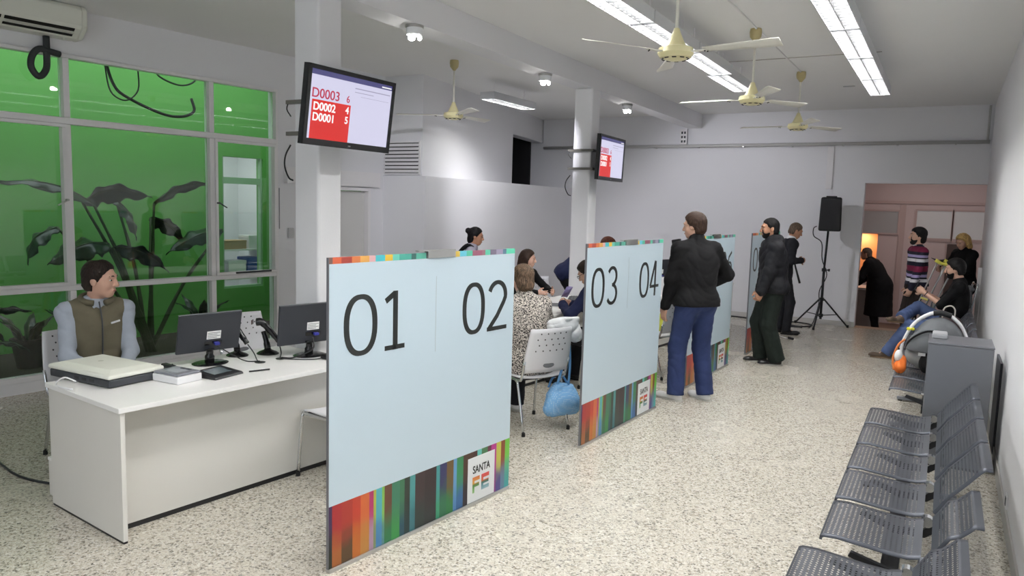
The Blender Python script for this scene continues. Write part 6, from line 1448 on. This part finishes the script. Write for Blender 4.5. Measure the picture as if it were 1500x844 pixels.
# baby carrier on the bench
bc = thing('baby_carrier', 'grey baby carrier with canopy and white handle on the bench', 'baby carrier', (-.015, 7.72, .438)); bc.scale = (.80, .9, .98)
blob('shell', [ell((0, .0, .14), (.27, .22, .14), k=.05), ell((.1, .05, .22), (.19, .2, .16), k=.06)], .011, mat('carrier shell grey', srgb(150, 152, 152), .5), bc, cuts=[lambda P: P[2] - .25, lambda P: -(P[2] - .002)])
cc = np.array([.05, .04, .20]);
blob('canopy', [ell(cc, (.27, .25, .29), k=.03)], .010, M_GREYC, bc, cuts=[lambda P: -(P[2] - .20 - .25 * (P[0] + .22) * -1 * 0), lambda P: .262 - np.sqrt(((P[0] - cc[0]) / 1.0) ** 2 + ((P[1] - cc[1]) * 1.08) ** 2 + ((P[2] - cc[2]) * .93) ** 2) - .012], wob=(.004, .8, 1.))
blob('canopy_front', [ell((-.03, -.08, .19), (.235, .20, .20), k=.03)], .010, mat('mid grey cloth', srgb(84, 87, 90), .9, bump=.2, bscale=500), bc, cuts=[lambda P: -(P[2] - .19)], wob=(.004, .8, 3.))
mb = MB(); mb.tube([(-.31, -.02, .14), (-.29, -.02, .26), (-.2, .0, .42), (-.05, .02, .52), (.10, .03, .53), (.25, .03, .44), (.34, .03, .28), (.36, .03, .14)], .018, 10, 6); hd = mb.build('carry_handle', M_WPLAS, bc, smooth=True)
mb = MB(); mb.tube([(-.02, .022, .528), (.06, .028, .535), (.16, .03, .512)], .026, 10, 5); mb.build('handle_grip', M_BLK, hd, smooth=True)
blob('footmuff', [ell((-.02, -.20, .09), (.10, .08, .10), k=.03), ell((.06, -.18, .13), (.10, .08, .10), k=.03)], .009, F_BLACK, bc, wob=(.005, 1.2, 2.), cuts=[lambda P: -(P[2] - .004)])
mb = MB(); mb.tube([(-.262, -.10, .2), (-.235, -.16, .27), (-.15, -.20, .345), (-.03, -.20, .385), (.09, -.19, .35), (.17, -.15, .27), (.2, -.1, .2)], .010, 8, 5); mb.build('canopy_piping', F_BLACK, bc, smooth=True)
mb = MB(); mb.box(-.02, .05, -.262, -.255, .20, .235); mb.build('red_label', mat('red label', srgb(170, 36, 52), .6), bc)
mb = MB(); mb.box(-.13, -.06, -.245, -.235, .16, .21); mb.build('white_label', M_PAPER, bc)
tb_ = thing('toy_pouch', 'orange and white toy pouch hanging at the side of the baby carrier', 'toy', (-.25, 7.40, .437))
blob('pouch', [ell((0, 0, .06), (.05, .07, .06), k=.02), ell((.01, .03, .11), (.035, .05, .05), k=.02)], .007, mat('orange cloth', srgb(226, 112, 34), .7), tb_, wob=(.004, 1.5, 1.), cuts=[lambda P: -(P[2] - .002)])
blob('white_panel', [ell((-.02, .02, .15), (.035, .05, .055), k=.02)], .007, F_WSHIRT, tb_)
mb = MB(); mb.tube([(-.045, -.03, .03), (-.06, .0, .12), (-.03, .03, .24), (.02, .05, .30)], .010, 8, 6); mb.build('cord', mat('orange cord', srgb(206, 120, 60), .7), tb_, smooth=True)
yw = thing('yellow_bow', 'small yellow bow tied to the carrier handle', 'bow', (-.20, 7.70, .80))
for sg in (-1, 1):
    mb = MB(); mb.sphere((sg * .018, 0, .0), (.016, .012, .016), 10, 6); mb.build('loop', mat('yellow ribbon', srgb(232, 226, 60), .5), yw, smooth=True)
mb = MB(); mb.sphere((0, -.01, 0), .010, 8, 6); mb.build('knot', mat('yellow ribbon', srgb(232, 226, 60), .5), yw, smooth=True)
# dark bag beside the phone man
db = thing('dark_handbag', 'dark brown handbag with pale handle loops behind the baby carrier', 'bag', (.10, 8.98, .45), .2)
blob('bag_body', [ell((0, 0, .16), (.15, .10, .16), k=.04), ell((.02, 0, .26), (.12, .07, .10), k=.04)], .010, mat('dark maroon leather', srgb(48, 28, 30), .5), db, wob=(.006, 1., 1.), cuts=[lambda P: -(P[2] - .004)])
mb = MB(); mb.tube([(-.06, -.03, .33), (-.05, -.03, .43), (.01, -.03, .46), (.05, -.03, .42), (.05, -.03, .33)], .007, 8, 5); mb.build('handle', mat('pale leather loop', srgb(196, 186, 180), .5), db, smooth=True)
# crutches leaning beside the grey chair
for i, dx in enumerate((0, .10)):
    cr = thing('crutch', ['aluminium crutch with yellow top pad, left one of the leaning pair', 'aluminium crutch with yellow top pad, right one of the leaning pair'][i], 'crutch', (-.42 + dx, 11.28 + dx * .6, 0), 0, 'crutches leaning by the far bench')
    top = Vector((.44, .08, 1.28)); ax_ = top.normalized(); sd = Vector((0, 1, 0)).cross(ax_).normalized()
    a = ax_ * .012
    for sg in (-1, 1):
        mb = MB(); mb.tube([ax_ * .36 + sd * .003 * sg, ax_ * .52 + sd * .035 * sg, ax_ * 1.30 + sd * .055 * sg], .0105, 8, 4); mb.build('upright', M_ALU, cr, smooth=True)
    mb = MB(); mb.cyl(ax_ * .03, ax_ * .5, .011); mb.build('shaft', M_ALU, cr, smooth=True)
    mb = MB(); mb.cyl(ax_ * .0 + Vector((0.004, 0, .006)), ax_ * .05, .019, .014); mb.build('rubber_tip', M_RUB, cr)
    mb = MB(); mb.cyl(ax_ * .78 - sd * .045, ax_ * .78 + sd * .045, .014); mb.build('hand_grip', mat('pale yellow grip', srgb(214, 206, 110), .6), cr)
    mb = MB(); mb.tube([ax_ * 1.30 - sd * .085, ax_ * 1.285, ax_ * 1.30 + sd * .085], [.024, .02, .024], 10, 5); mb.build('arm_pad', mat('yellow pad', srgb(224, 214, 92), .6), cr, smooth=True)
# grey padded chair behind the phone man
gk = thing('padded_chair', 'grey padded chair with silver tube frame behind the crutches', 'chair', (.14, 11.75, 0), math.radians(95))
blob('backrest', [ell((0, -.2, .72), (.22, .045, .20), k=.02), cone((-.17, -.2, .56), (.17, -.2, .56), .04, .04, .03), cone((-.17, -.22, .88), (.17, -.22, .88), .03, .03, .03)], .010, M_GREYC, gk)
blob('seat', [cone((-.16, -.15, .46), (.16, -.15, .46), .045, .045, .05), cone((-.16, .17, .46), (.16, .17, .46), .045, .045, .05), ell((0, 0, .46), (.21, .21, .05), k=.05)], .010, M_GREYC, gk)
for sg in (-1, 1):
    mb = MB(); mb.tube([(sg * .235, -.26, .012), (sg * .235, -.22, .5), (sg * .225, -.265, .92), (sg * .12, -.268, .935), (0, -.27, .937)], .012, 8, 4); mb.build('frame_tube', M_CHROME, gk, smooth=True)
    mb = MB(); mb.tube([(sg * .235, .22, .012), (sg * .235, .2, .62), (sg * .235, .1, .66), (sg * .235, -.2, .66)], .012, 8, 4); mb.build('leg', M_CHROME, gk, smooth=True)
    for y in (-.26, .22):
        mb = MB(); mb.cyl((sg * .235, y, 0), (sg * .235, y, .03), .016); mb.build('foot_cap', M_RUB, gk)
# white board edge leaning by the right wall
tag(MB().box(xw(12.2) - .06, xw(12.2) - .015, 12.0, 12.04, .001, 1.15).build('trim_6', M_TRIM), 'narrow white upright trim board at the right wall near the doorway', 'trim', kind='structure')
